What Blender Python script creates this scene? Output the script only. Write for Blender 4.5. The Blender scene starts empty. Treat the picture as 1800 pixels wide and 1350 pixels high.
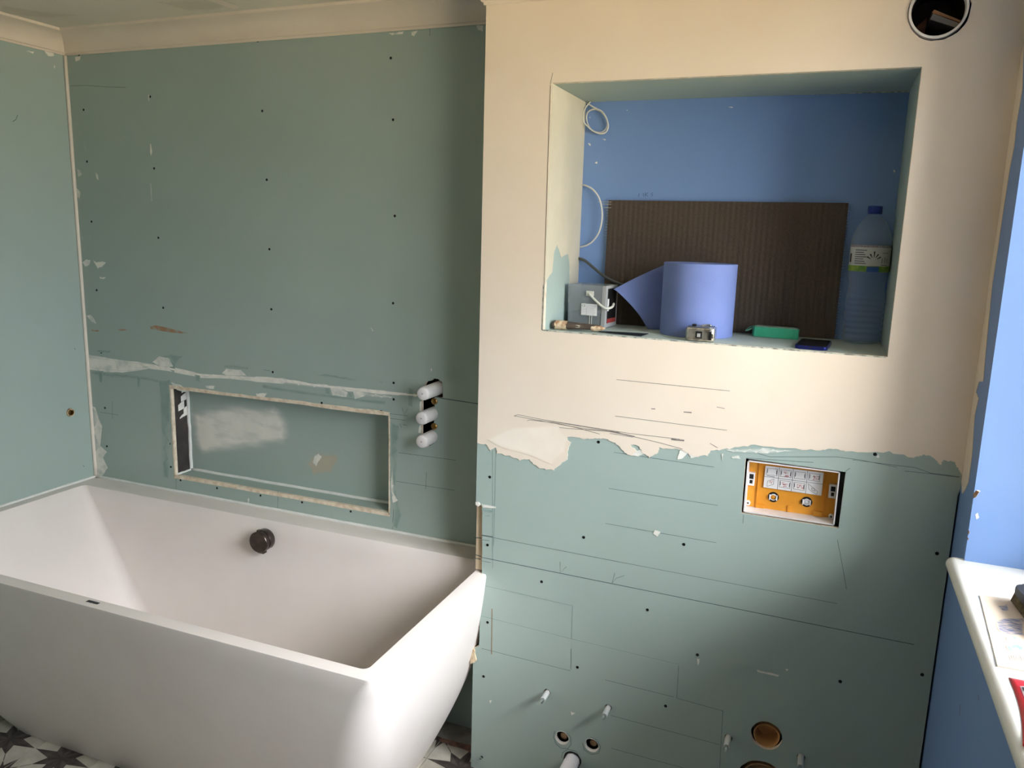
import bpy, bmesh, math, random
from mathutils import Vector, Matrix
from mathutils.geometry import delaunay_2d_cdt
random.seed(7)
S = bpy.context.scene
C = S.collection

# ------------------------------------------------------------------ camera
FPX, YAW, PIT, ROL, CAMZ = 1390.7352, -0.3755, -0.1884, 0.0286, 1.6201
def cam_axes():
    cy, sy, cp, sp = math.cos(YAW), math.sin(YAW), math.cos(PIT), math.sin(PIT)
    f = Vector((sy*cp, cy*cp, sp)); r = Vector((cy, -sy, 0)); u = r.cross(f)
    c, s = math.cos(ROL), math.sin(ROL)
    return c*r + s*u, -s*r + c*u, f
RX, RU, RF = cam_axes()
cd = bpy.data.cameras.new('camera'); cam = bpy.data.objects.new('camera', cd); C.objects.link(cam)
cd.sensor_width = 36; cd.lens = FPX/1800*36; cd.clip_start = 0.02
m = Matrix((RX, RU, -RF)).transposed().to_4x4(); m.translation = (0, 0, CAMZ)
cam.matrix_world = m
S.camera = cam

# ------------------------------------------------------------------ world, daylight, exposure
w = bpy.data.worlds.new('sky'); S.world = w; w.use_nodes = True
# overcast sky, three times as bright overhead as at the horizon
nt = w.node_tree; bg = nt.nodes['Background']
g_ = nt.nodes.new('ShaderNodeTexCoord'); sx_ = nt.nodes.new('ShaderNodeSeparateXYZ'); rp_ = nt.nodes.new('ShaderNodeMapRange')
nt.links.new(g_.outputs['Generated'], sx_.inputs[0]); nt.links.new(sx_.outputs['Z'], rp_.inputs[0])
SKY = 15.5
rp_.inputs['To Min'].default_value = SKY/3; rp_.inputs['To Max'].default_value = SKY
bg.inputs[0].default_value = (0.90, 0.955, 1.0, 1); nt.links.new(rp_.outputs[0], bg.inputs[1])
sun = bpy.data.lights.new('sun', 'SUN'); sun.energy = 4.6; sun.angle = math.radians(55); sun.color = (1, .98, .95)   # sun behind thin cloud
so = bpy.data.objects.new('sun', sun); C.objects.link(so); so.rotation_euler = Vector((-1.15, 1.0, -1.7)).to_track_quat('-Z', 'Y').to_euler()
pl = bpy.data.lights.new('window_portal', 'AREA'); pl.shape = 'RECTANGLE'; pl.size = 1.45; pl.size_y = 1.15
pl.cycles.is_portal = True
po = bpy.data.objects.new('window_portal', pl); C.objects.link(po)
po.location = (0.62, 1.14, 1.55); po.rotation_euler = (math.radians(90), 0, math.radians(90))
S.view_settings.view_transform = 'Standard'; S.view_settings.look = 'None'
S.view_settings.exposure = 0.98; S.view_settings.gamma = 1; S.view_settings.use_curve_mapping = False

# ------------------------------------------------------------------ room dimensions (m)
XL, YB, YW, XW, XR = -2.5807, 2.1561, 1.9851, -0.8824, 0.3215
ZC, ZB, ZCEIL = 2.190, 0.643, 2.258
N0, N1, M0, M1, YN = -0.6966, 0.1391, 1.366, 1.994, 2.2797
YNEAR = -1.3
def ray(u, v): return RX*((u-900)/FPX) + RU*(-(v-675)/FPX) + RF
def at(u, v, ax, val):
    d = ray(u, v); o = Vector((0, 0, CAMZ)); return o + d*((val-o[ax])/d[ax])
def bk(u, v): p = at(u, v, 1, YB); return (p.x, p.z)          # point of the bath wall
def pt(u, v): p = at(u, v, 1, YW); return (p.x, p.z)          # point of the boxed-in wall
def nb(u, v): p = at(u, v, 1, YB+.08); return (p.x, p.z)      # back of the shower recess
def nn(u, v): p = at(u, v, 1, YN); return (p.x, p.z)          # back of the big recess
def lf(u, v): p = at(u, v, 0, XL); return (p.y, p.z)
def rt(u, v): p = at(u, v, 0, XR); return (p.y, p.z)

# ------------------------------------------------------------------ materials
def lin(c): return tuple((x/255/12.92 if x/255 <= .04045 else ((x/255+.055)/1.055)**2.4) for x in c) + (1,)
MATS = {}
def mat(name, rgb, rough=.6, rgb2=None, scale=6, detail=3, lo=.35, hi=.65, metal=0, bump=0, bscale=200, spec=.4, stretch=None, emit=None):
    if name in MATS: return MATS[name]
    m = bpy.data.materials.new(name); m.use_nodes = True; nt = m.node_tree; b = nt.nodes['Principled BSDF']
    b.inputs['Roughness'].default_value = rough; b.inputs['Metallic'].default_value = metal
    b.inputs['Specular IOR Level'].default_value = spec
    tc = nt.nodes.new('ShaderNodeTexCoord'); src = tc.outputs['Object']
    if stretch:
        mp = nt.nodes.new('ShaderNodeMapping'); mp.inputs['Scale'].default_value = stretch
        nt.links.new(src, mp.inputs[0]); src = mp.outputs[0]
    n = nt.nodes.new('ShaderNodeTexNoise'); n.inputs['Scale'].default_value = scale; n.inputs['Detail'].default_value = detail
    nt.links.new(src, n.inputs['Vector'])
    r = nt.nodes.new('ShaderNodeValToRGB'); r.color_ramp.elements[0].position = lo; r.color_ramp.elements[1].position = hi
    c1 = lin(rgb); c2 = lin(rgb2) if rgb2 else tuple(x*.94 for x in c1[:3])+(1,)
    r.color_ramp.elements[0].color = c2; r.color_ramp.elements[1].color = c1
    nt.links.new(n.outputs['Fac'], r.inputs[0]); nt.links.new(r.outputs[0], b.inputs['Base Color'])
    if bump:
        n2 = nt.nodes.new('ShaderNodeTexNoise'); n2.inputs['Scale'].default_value = bscale; n2.inputs['Detail'].default_value = 4
        nt.links.new(src, n2.inputs['Vector'])
        bp = nt.nodes.new('ShaderNodeBump'); bp.inputs['Strength'].default_value = bump; bp.inputs['Distance'].default_value = .002
        nt.links.new(n2.outputs['Fac'], bp.inputs['Height']); nt.links.new(bp.outputs[0], b.inputs['Normal'])
    MATS[name] = m; return m
def smear_mat(name, rgb, scale=35, lo=.35, hi=.62, amount=1.0, stretch=None, base=.15, brushed=False, under=None):
    """thin scraped film: patchily covers what is under it"""
    m = mat(name, rgb, .8, None, 20); nt = m.node_tree; b = nt.nodes['Principled BSDF']; out = nt.nodes['Material Output']
    tc = nt.nodes.new('ShaderNodeTexCoord'); src = tc.outputs['Object']
    if stretch:
        mp = nt.nodes.new('ShaderNodeMapping'); mp.inputs['Scale'].default_value = stretch
        nt.links.new(src, mp.inputs[0]); src = mp.outputs[0]
    n = nt.nodes.new('ShaderNodeTexNoise'); n.inputs['Scale'].default_value = scale; n.inputs['Detail'].default_value = 5
    nt.links.new(src, n.inputs['Vector'])
    mr = nt.nodes.new('ShaderNodeMapRange'); mr.inputs['From Min'].default_value = lo; mr.inputs['From Max'].default_value = hi
    mr.inputs['To Min'].default_value = base
    nt.links.new(n.outputs['Fac'], mr.inputs[0])
    a = nt.nodes.new('ShaderNodeAttribute'); a.attribute_name = 'cover'
    if brushed:                                   # ragged, brushed-out rim
        ad = nt.nodes.new('ShaderNodeMath'); ad.operation = 'MULTIPLY_ADD'; ad.inputs[1].default_value = 1.5
        nt.links.new(n.outputs['Fac'], ad.inputs[0]); nt.links.new(a.outputs['Fac'], ad.inputs[2])
        nt.links.new(ad.outputs[0], mr.inputs[0]); mr.inputs['From Min'].default_value = lo; mr.inputs['From Max'].default_value = hi; mr.inputs['To Min'].default_value = 0
    mu = nt.nodes.new('ShaderNodeMath'); mu.operation = 'MULTIPLY'; nt.links.new(mr.outputs[0], mu.inputs[0]); nt.links.new(a.outputs['Fac'], mu.inputs[1])
    m2 = nt.nodes.new('ShaderNodeMath'); m2.operation = 'MULTIPLY'; m2.inputs[1].default_value = amount; m2.use_clamp = True
    nt.links.new(mu.outputs[0], m2.inputs[0])
    # where the film is thin the surface below it (same pattern, same place) shows
    r1, r2, sc_, de_, l_, h_ = under or ((167, 184, 178), (162, 179, 173), 3.0, 4, .3, .7)
    nu = nt.nodes.new('ShaderNodeTexNoise'); nu.inputs['Scale'].default_value = sc_; nu.inputs['Detail'].default_value = de_
    nt.links.new(tc.outputs['Object'], nu.inputs['Vector'])
    ru = nt.nodes.new('ShaderNodeValToRGB'); ru.color_ramp.elements[0].position = l_; ru.color_ramp.elements[1].position = h_
    ru.color_ramp.elements[0].color = lin(r2); ru.color_ramp.elements[1].color = lin(r1); nt.links.new(nu.outputs['Fac'], ru.inputs[0])
    mx = nt.nodes.new('ShaderNodeMix'); mx.data_type = 'RGBA'
    old = b.inputs['Base Color'].links[0].from_socket
    nt.links.new(m2.outputs[0], mx.inputs[0]); nt.links.new(ru.outputs[0], mx.inputs[6]); nt.links.new(old, mx.inputs[7]); nt.links.new(mx.outputs[2], b.inputs['Base Color'])
    b.inputs['Roughness'].default_value = .66; b.inputs['Specular IOR Level'].default_value = .35
    return m
BOARD = mat('moisture_board', (167, 184, 178), .62, (162, 179, 173), 3.0, 4, .3, .7, bump=.05, bscale=500, spec=.35)
SKIM = mat('cream_skim', (240, 226, 210), .5, (234, 219, 202), 4, 5, .3, .7, bump=.12, bscale=30, spec=.35)
COREM = mat('plaster_core', (238, 224, 204), .9, (212, 192, 166), 60, 4, .3, .6, bump=.5, bscale=300)
CEIL = mat('ceiling_paint', (222, 214, 198), .75, (212, 204, 188), 2.5, 5, .35, .65)
CORN = mat('cornice_paint', (232, 219, 203), .6, (226, 212, 196), 5, 4, .35, .65)
BLUE = mat('blue_paint', (122, 154, 206), .5, (117, 149, 201), 3, 4, .3, .7, bump=.06, bscale=120)
WHITEP = mat('white_gloss', (240, 239, 234), .3, (232, 231, 225), 8, 3)
PLAST = mat('white_filler', (240, 237, 230), .85, (224, 221, 214), 40, 4, .3, .6, bump=.3, bscale=250)
SEAL = mat('silicone', (236, 236, 232), .35, (226, 226, 222), 30)
BATHM = mat('bath_resin', (238, 229, 225), .46, (233, 224, 220), 4, 4, .35, .6, spec=.45)
TIMBER = mat('timber', (236, 216, 186), .8, (210, 184, 150), 20, 4, .35, .65, stretch=(4, 4, .5), bump=.2)
PENCIL = mat('pencil', (104, 118, 118), .8, (88, 102, 104), 60, spec=.1)
PENCILF = mat('pencil_faint', (142, 162, 158), .8, (130, 150, 148), 60, spec=.1)
PENCILB = mat('pencil_brown', (150, 132, 106), .8, None, 60)
DARK = mat('dark_void', (24, 22, 22), .9, (14, 13, 13), 40)
SCREWM = mat('black_screw', (18, 18, 20), .5, None, 50, metal=.3)
SMEAR = smear_mat('filler_smear', (238, 236, 228), 30, .3, .52, 1, base=.45)
SMEARS = smear_mat('filler_streaks', (236, 234, 226), 10, .85, 1.75, .95, stretch=(1, 1, 4), brushed=True)
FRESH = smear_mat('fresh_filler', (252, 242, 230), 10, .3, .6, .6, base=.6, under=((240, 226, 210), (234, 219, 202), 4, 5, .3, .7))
WET = smear_mat('damp_streak', (122, 148, 140), 20, .3, .6, .75, base=.4)
TAN = smear_mat('tan_scrape', (170, 134, 104), 40, .2, .5)
BEIGE = smear_mat('beige_blot', (188, 180, 158), 26, .85, 1.5, .85, brushed=True)
SKIMW = smear_mat('cornice_filler', (240, 230, 214), 12, .3, .6, .7)
CEILD = smear_mat('ceiling_patch', (196, 186, 168), 8, .2, .5, .5, base=.4, under=((222, 214, 198), (212, 204, 188), 2.5, 5, .35, .65))
BRASS = mat('brass', (176, 140, 84), .35, (130, 96, 52), 60, metal=1)
PIPEW = mat('white_plastic', (232, 228, 228), .4, (224, 220, 220), 20)
CHROME = mat('chrome', (225, 225, 225), .12, None, 20, metal=1)
GUN = mat('gunmetal', (96, 88, 84), .28, (82, 74, 70), 40, metal=1)
ORANGE = mat('orange_plastic', (232, 160, 54), .45, (224, 150, 46), 20)
BROWNP = mat('tan_plastic', (214, 166, 112), .45, (200, 150, 96), 20)
BLACKP = mat('black_plastic', (26, 25, 26), .5)
PAPER = mat('label_paper', (236, 234, 234), .6)
INK = mat('print_black', (50, 50, 56), .7)
REDINK = mat('print_red', (206, 110, 112), .7)
GREYINK = mat('print_grey', (150, 150, 160), .7)

# ------------------------------------------------------------------ helpers
def link(o, parent=None):
    C.objects.link(o)
    if parent is not None: o.parent = parent
    return o
def obj(name, me, material=None, parent=None, smooth=False):
    if isinstance(me, bmesh.types.BMesh):
        b = me; me = bpy.data.meshes.new(name); b.normal_update(); b.to_mesh(me); b.free()
    o = bpy.data.objects.new(name, me)
    if material is not None and not me.materials:
        for q in (material if isinstance(material, (list, tuple)) else [material]): me.materials.append(q)
    if smooth:
        me.polygons.foreach_set('use_smooth', [True]*len(me.polygons))
        if smooth is not True: me.set_sharp_from_angle(angle=math.radians(smooth))
    return link(o, parent)
def struct(o): o['kind'] = 'structure'; return o
def tag(o, label, cat, group=None):
    o['label'] = label; o['category'] = cat
    if group: o['group'] = group
    return o
def thing(name, label, cat, loc=(0, 0, 0), rotz=0, group=None):
    o = bpy.data.objects.new(name, None); o.empty_display_size = .05; o.location = loc; o.rotation_euler = (0, 0, rotz)
    link(o); return tag(o, label, cat, group)
def box(b, x0, x1, y0, y1, z0, z1, mi=0):
    v = [b.verts.new((x, y, z)) for z in (z0, z1) for y in (y0, y1) for x in (x0, x1)]
    for f in ((0, 2, 3, 1), (4, 5, 7, 6), (0, 1, 5, 4), (2, 6, 7, 3), (0, 4, 6, 2), (1, 3, 7, 5)):
        b.faces.new([v[i] for i in f]).material_index = mi
def boxm(*a): b = bmesh.new(); box(b, *a); return b
def bevel(b, w, seg=2):
    bmesh.ops.bevel(b, geom=[e for e in b.edges], offset=w, segments=seg, affect='EDGES', profile=.6); return b
def cyl(b, p0, p1, r, n=20, r1=None, cap0=True, cap1=True, mi=0):
    p0, p1 = Vector(p0), Vector(p1); d = (p1-p0).normalized(); r1 = r if r1 is None else r1
    a = d.orthogonal().normalized(); c = d.cross(a)
    A = [b.verts.new(p0+(a*math.cos(t)+c*math.sin(t))*r) for t in [2*math.pi*i/n for i in range(n)]]
    B = [b.verts.new(p1+(a*math.cos(t)+c*math.sin(t))*r1) for t in [2*math.pi*i/n for i in range(n)]]
    for i in range(n):
        b.faces.new((A[i], A[(i+1) % n], B[(i+1) % n], B[i])).material_index = mi
    if cap0: b.faces.new(A[::-1]).material_index = mi
    if cap1: b.faces.new(B).material_index = mi
def lathe(b, prof, origin=(0, 0, 0), axis='z', n=32, mi=0, close=False):
    """prof: list of (r, h)"""
    o = Vector(origin); rings = []
    for r, h in prof:
        ring = []
        for i in range(n):
            t = 2*math.pi*i/n; x, y = r*math.cos(t), r*math.sin(t)
            p = Vector((x, y, h)) if axis == 'z' else Vector((x, -h, y)) if axis == '-y' else Vector((h, x, y))
            ring.append(b.verts.new(o+p))
        rings.append(ring)
    fs = []
    for k in range(len(rings)-1):
        for i in range(n):
            fs.append(b.faces.new((rings[k][i], rings[k][(i+1) % n], rings[k+1][(i+1) % n], rings[k+1][i])))
    if close:
        for i in range(n):
            fs.append(b.faces.new((rings[-1][i], rings[-1][(i+1) % n], rings[0][(i+1) % n], rings[0][i])))
    for f in fs: f.material_index = mi
    return rings
def ccw(p):
    a = sum(p[i][0]*p[(i+1) % len(p)][1]-p[(i+1) % len(p)][0]*p[i][1] for i in range(len(p)))
    return p if a > 0 else p[::-1]
def plate(outer, holes, t, place):
    """polygon with holes, given thickness t; place(a, b, depth) -> 3D"""
    loops = [ccw(list(outer))] + [ccw(list(h)) for h in holes]
    pts, edges = [], []
    for lp in loops:
        s = len(pts); pts += [Vector(q) for q in lp]
        edges += [(s+i, s+(i+1) % len(lp)) for i in range(len(lp))]
    vs, es, fs, _, _, _ = delaunay_2d_cdt(pts, edges, [], 1, 1e-7)
    def inside(q, lp):
        r = False
        for i in range(len(lp)):
            (x0, y0), (x1, y1) = lp[i], lp[(i+1) % len(lp)]
            if (y0 > q[1]) != (y1 > q[1]) and q[0] < (x1-x0)*(q[1]-y0)/(y1-y0)+x0: r = not r
        return r
    b = bmesh.new(); F = [b.verts.new(place(v[0], v[1], 0)) for v in vs]; B = [b.verts.new(place(v[0], v[1], t)) for v in vs] if t else None
    cnt = {}
    for f in fs:
        q = (sum(vs[i][0] for i in f)/len(f), sum(vs[i][1] for i in f)/len(f))
        if not inside(q, loops[0]) or any(inside(q, h) for h in loops[1:]): continue
        b.faces.new([F[i] for i in f])
        if t: b.faces.new([B[i] for i in reversed(f)])
        for i in range(len(f)):
            e = (f[i], f[(i+1) % len(f)]); cnt[e] = cnt.get(e, 0)+1
    if t:
        for (i, j) in list(cnt):
            if (j, i) not in cnt:
                b.faces.new((F[j], F[i], B[i], B[j])).material_index = 1
    bmesh.ops.recalc_face_normals(b, faces=b.faces)
    loose = [v for v in b.verts if not v.link_faces]; bmesh.ops.delete(b, geom=loose, context='VERTS')
    return b
def jag(pts, amp, sub=4, closed=False):
    out = []; n = len(pts); rng = range(n if closed else n-1)
    for i in rng:
        a, c = Vector(pts[i]), Vector(pts[(i+1) % n])
        for k in range(sub):
            q = a.lerp(c, k/sub)
            out.append((q.x+random.uniform(-amp, amp), q.y+random.uniform(-amp, amp)))
    if not closed: out.append(tuple(pts[-1]))
    return out
def ellipse(cx, cz, rx, rz, n=28, amp=0): return [(cx+(rx+random.uniform(-amp, amp))*math.cos(2*math.pi*i/n), cz+(rz+random.uniform(-amp, amp))*math.sin(2*math.pi*i/n)) for i in range(n)]
def on_back(o=0.0): return lambda a, z, d: (a, YB-o+d, z)
def on_part(o=0.0): return lambda a, z, d: (a, YW-o+d, z)
def on_nb(o=0.0): return lambda a, z, d: (a, YB+.08-o+d, z)
def on_nn(o=0.0): return lambda a, z, d: (a, YN-o+d, z)
def on_left(o=0.0): return lambda a, z, d: (XL+o-d, a, z)
def on_right(o=0.0): return lambda a, z, d: (XR-o+d, a, z)
FILM = [0]
def smear(name, pts, conv, place, material, parent, amp=.0012, sub=4, feather=.35, label=None):
    """feathered film: cover attribute is 1 inside and 0 at the rim"""
    p = ccw(jag([conv(*q) for q in pts], amp, sub, True)); n = len(p)
    inner = []
    for i in range(n):
        a, q, c = Vector(p[i-1]), Vector(p[i]), Vector(p[(i+1) % n]); d = (c-a)
        nn_ = Vector((-d.y, d.x)); nn_ = nn_.normalized() if nn_.length > 1e-9 else Vector((0, 0))
        inner.append(q+nn_*feather*.01)
    cx = sum(v.x for v in inner)/n; cz = sum(v.y for v in inner)/n
    vs, es, fs, ov, _, _ = delaunay_2d_cdt([Vector(q) for q in p]+inner, [(i, (i+1) % n) for i in range(n)], [], 1, 1e-7)
    b = bmesh.new(); lay = b.verts.layers.float.new('cover')
    FILM[0] += 1                                  # each later film lies a hair above the earlier ones
    V = [b.verts.new(place(v[0], v[1], -FILM[0]*7e-6)) for v in vs]
    for i, v in enumerate(V): v[lay] = 0.0 if any(k < n for k in ov[i]) else 1.0
    for f in fs: b.faces.new([V[i] for i in f])
    bmesh.ops.recalc_face_normals(b, faces=b.faces)
    o = obj(name, b, material, parent)
    if label: o['label'] = label
    return o
def solid_smear(name, pts, conv, place, material, parent, t=.0008, amp=.001, sub=3):
    return obj(name, plate(jag([conv(*q) for q in pts], amp, sub, True), [], t, place), material, parent)
def ribbons(name, lines, conv, place, material, parent, width=.0016):
    b = bmesh.new()
    for ln in lines:
        w_ = width
        if isinstance(ln, dict): w_ = ln['w']; ln = ln['p']
        q = [Vector(conv(*p)) for p in ln]; L = []
        for i, c in enumerate(q):
            d = (q[min(i+1, len(q)-1)]-q[max(i-1, 0)]).normalized(); nn_ = Vector((-d.y, d.x))*w_/2
            L.append((b.verts.new(place(c.x+nn_.x, c.y+nn_.y, 0)), b.verts.new(place(c.x-nn_.x, c.y-nn_.y, 0))))
        for i in range(len(L)-1): b.faces.new((L[i][0], L[i][1], L[i+1][1], L[i+1][0]))
    bmesh.ops.recalc_face_normals(b, faces=b.faces)
    o = obj(name, b, material, parent); o['kind'] = 'stuff'; return o
def tube(pts, r, n=8, res=6, cyclic=False):
    """smooth tube mesh through points (Catmull-Rom)"""
    P = [Vector(p) for p in pts]; Q = []
    for i in range(len(P)-1):
        p0, p1, p2, p3 = P[max(i-1, 0)], P[i], P[i+1], P[min(i+2, len(P)-1)]
        for k in range(res):
            t = k/res
            Q.append(.5*((2*p1)+(p2-p0)*t+(2*p0-5*p1+4*p2-p3)*t*t+(3*p1-p0-3*p2+p3)*t**3))
    Q.append(P[-1]); b = bmesh.new(); prev = None; nrm = None
    for i, c in enumerate(Q):
        d = (Q[min(i+1, len(Q)-1)]-Q[max(i-1, 0)]).normalized()
        nrm = d.orthogonal().normalized() if nrm is None else (nrm-d*nrm.dot(d)).normalized()
        bi = d.cross(nrm); ring = [b.verts.new(c+(nrm*math.cos(2*math.pi*k/n)+bi*math.sin(2*math.pi*k/n))*r) for k in range(n)]
        if prev:
            for k in range(n): b.faces.new((prev[k], prev[(k+1) % n], ring[(k+1) % n], ring[k]))
        else: b.faces.new(ring[::-1])
        prev = ring
    b.faces.new(prev); return b
def rrect(x0, x1, y0, y1, r, n=5):
    out = []
    for cx, cy, a0 in ((x1-r, y1-r, 0), (x0+r, y1-r, 90), (x0+r, y0+r, 180), (x1-r, y0+r, 270)):
        for k in range(n+1):
            a = math.radians(a0+90*k/n); out.append((cx+r*math.cos(a), cy+r*math.sin(a)))
    return out
def prism(b, poly, z0, z1, mi=0, xf=None):
    xf = xf or (lambda x, y, z: (x, y, z))
    A = [b.verts.new(xf(x, y, z0)) for x, y in poly]; B = [b.verts.new(xf(x, y, z1)) for x, y in poly]; n = len(poly)
    b.faces.new(A[::-1]).material_index = mi; b.faces.new(B).material_index = mi
    for i in range(n): b.faces.new((A[i], A[(i+1) % n], B[(i+1) % n], B[i])).material_index = mi
def text_mesh(s, size, mat_, name, parent):
    cu = bpy.data.curves.new(name, 'FONT'); cu.body = s; cu.size = size; cu.extrude = .0001
    t = bpy.data.objects.new(name, cu); C.objects.link(t); bpy.context.view_layer.update()
    me = bpy.data.meshes.new_from_object(t); bpy.data.objects.remove(t); me.materials.clear()
    return obj(name, me, mat_, parent)

# ================================================================== STRUCTURE
# ---- floor with printed star tiles
GROUT = mat('grout', (120, 112, 100), .9, (96, 90, 80), 50)
TILE = mat('tile_stone', (206, 200, 188), .5, (176, 170, 156), 14, 6, .3, .62)
STAR = mat('tile_star', (84, 76, 72), .5, (58, 52, 50), 30, 5, .35, .65)
TW = .226; TX0, TY0 = -2.268, 1.513
floor = struct(obj('floor', boxm(XL-.1, .75, YNEAR-.1, YN+.15, -.08, 0), GROUT))
def tile_mesh():
    b = bmesh.new(); h = TW/2-.0012; box(b, -h, h, -h, h, 0, .004)
    z = .0042; star = []
    for k in range(8):
        a = math.radians(45*k); r = h if k % 2 == 0 else .080; star.append((r*math.cos(a), r*math.sin(a)))
        a = math.radians(45*k+22.5); star.append((.0425*math.cos(a), .0425*math.sin(a)))
    c = b.verts.new((0, 0, z)); V = [b.verts.new((x, y, z)) for x, y in star]
    for i in range(16): b.faces.new((c, V[i], V[(i+1) % 16])).material_index = 1 if i % 2 else 2
    for sx in (-1, 1):
        for sy in (-1, 1):
            P = [(h, h), (h-.055, h), (h-.018, h-.012), (h-.034, h-.034), (h-.012, h-.018), (h, h-.055)]
            b.faces.new([b.verts.new((sx*x, sy*y, z)) for x, y in (P if sx*sy > 0 else P[::-1])]).material_index = 1
            L = [(.080*.7071, .080*.7071), (h-.034, h-.034)]
            b.faces.new([b.verts.new((sx*x, sy*y, z)) for x, y in ((L[0][0]-.0008, L[0][1]+.0008), (L[0][0]+.0008, L[0][1]-.0008), (L[1][0]+.0008, L[1][1]-.0008), (L[1][0]-.0008, L[1][1]+.0008))]).material_index = 1
    bmesh.ops.recalc_face_normals(b, faces=b.faces)
    for f in b.faces:
        if f.normal.z < 0 and f.calc_center_median().z > .003: f.normal_flip()
    me = bpy.data.meshes.new('tile'); b.to_mesh(me); b.free()
    STAR2 = mat('tile_star_light', (100, 92, 88), .5, (72, 66, 62), 30, 5, .35, .65)
    for q in (TILE, STAR, STAR2): me.materials.append(q)
    return me
TM = tile_mesh()
for i in range(-2, 13):
    for j in range(-8, 4):
        x, y = TX0+i*TW, TY0+j*TW
        if x-TW/2 < XL-.15 or x+TW/2 > XR+.05 or y > YN+.1: continue
        if y+TW/2 > YW+.13 and x-TW/2 > XW+.05: continue
        t = bpy.data.objects.new('tile', TM); link(t, floor); t.location = (x, y, random.uniform(-.0003, .0003)); t.rotation_euler.z = math.pi/2*random.randrange(4)

CONC = mat('bare_screed', (176, 170, 160), .9, (140, 134, 124), 20, 5, .3, .65)
fp = obj('bare_screed_patch', plate(jag([(XW+.03, 2.088), (-.95, 2.075), (-1.03, 2.072), (-1.10, 2.09), (-1.10, YB+.13), (XW+.03, YB+.13)], .004, 4, True), [], .002, lambda a, c, d: (a, c, .0068-d)), CONC, floor)
obj('broken_tile_edge', plate(jag([(XW+.03, 2.088), (-.95, 2.075), (-1.03, 2.072), (-1.03, 2.056), (-.97, 2.05), (XW+.03, 2.046)], .003, 4, True), [], .002, lambda a, c, d: (a, c, .0072-d)), mat('tile_biscuit', (150, 112, 96), .9, (120, 90, 78), 40), floor)
# ---- left wall
lhole = lf(123, 725)
wl = struct(obj('wall_left', plate([(YNEAR, -.02), (YB+.1, -.02), (YB+.1, ZCEIL+.05), (YNEAR, ZCEIL+.05)], [ellipse(*lhole, .0155, .0155, 16, .0008)], .0125, on_left()), [BOARD, COREM]))
obj('wall_backing', boxm(XL-.12, XL-.06, YNEAR, YB+.2, 0, ZCEIL+.05), DARK, wl)

# ---- back wall behind the bath, with the long shower recess
SX0, SX1, SZ0, SZ1 = -2.176, -1.272, .707, 1.034
vhole = [bk(*q) for q in ((747, 674), (751, 670), (757, 669), (762, 665), (771, 667), (777, 672), (778, 690), (779, 699.5), (763.5, 699), (764, 720), (767, 728), (763, 740), (762, 758), (767, 768), (763, 779), (752, 786), (741, 772), (741, 748), (742, 727), (741, 703), (742, 690))]
wb = struct(obj('wall_back', plate([(XL-.02, -.0), (XW+.012, -.0), (XW+.012, ZCEIL+.05), (XL-.02, ZCEIL+.05)],
     [[(SX0, SZ0), (SX1, SZ0), (SX1, SZ1), (SX0, SZ1)], jag(vhole, .0008, 2, True)], .0125, on_back()), [BOARD, COREM]))
obj('niche_back_board', boxm(SX0-.05, SX1+.05, YB+.08, YB+.0925, SZ0-.05, SZ1+.05), BOARD, wb)
obj('niche_ledge', boxm(SX0-.002, SX1+.002, YB+.0125, YB+.08, SZ0-.0125, SZ0-.001), BOARD, wb)
obj('niche_head', boxm(SX0-.002, SX1+.002, YB+.0125, YB+.08, SZ1+.001, SZ1+.0125), BOARD, wb)
NCH = mat('dark_insulation', (70, 64, 60), .85, (56, 52, 50), 20)
obj('niche_cheek', boxm(SX0-.0125, SX0-.001, YB+.0125, YB+.08, SZ0, SZ1), NCH, wb)['label'] = 'dark brown cheek board of the long recess'
obj('niche_cheek', boxm(SX1+.001, SX1+.0125, YB+.0125, YB+.08, SZ0, SZ1), BOARD, wb)
obj('wall_backing', boxm(XL-.1, XW+.02, YB+.15, YB+.2, 0, ZCEIL+.05), DARK, wb)
# caulk beads inside the recess
def bead(name, p0, p1, r, parent, material=SEAL, jit=.0012, n=14):
    p0, p1 = Vector(p0), Vector(p1)
    pts = [p0.lerp(p1, i/n)+(Vector((random.uniform(-jit, jit), random.uniform(-jit, jit), random.uniform(-jit, jit))) if 0 < i < n else Vector()) for i in range(n+1)]
    return obj(name, tube(pts, r, 8, 2), material, parent, True)
bead('caulk_bead', (SX0, YB+.078, SZ0+.001), (SX1, YB+.078, SZ0+.001), .0065, wb)
bead('caulk_bead', (SX0+.001, YB+.078, SZ0), (SX0+.001, YB+.078, SZ1), .007, wb)
bead('caulk_bead', (SX0, YB+.006, SZ0), (SX0, YB+.08, SZ0), .005, wb, n=6)
# torn plaster margin above, left and right of the recess
def bkz(x, z): return (x, z)
solid_smear('torn_board_margin', [(SX0-.006, SZ1+.012), (-1.9, SZ1+.010), (-1.6, SZ1+.012), (SX1+.004, SZ1+.012), (SX1+.004, SZ1-.001), (SX0-.006, SZ1-.001)], bkz, on_back(.0010), COREM, wb, .0016, .0015, 8)
solid_smear('torn_board_margin', [(SX0-.006, SZ1), (SX0-.0005, SZ1), (SX0-.0005, SZ0-.006), (SX0-.007, SZ0-.006)], bkz, on_back(.0010), COREM, wb, .0016, .001, 8)
solid_smear('torn_board_margin', [(SX0-.006, SZ0), (SX1+.004, SZ0), (SX1+.004, SZ0-.012), (SX0-.006, SZ0-.012)], bkz, on_back(.0010), COREM, wb, .0016, .001, 10)
solid_smear('torn_board_margin', [(SX1, SZ1), (SX1+.005, SZ1), (SX1+.005, SZ0-.006), (SX1, SZ0-.006)], bkz, on_back(.0010), COREM, wb, .0016, .001, 8)
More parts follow.
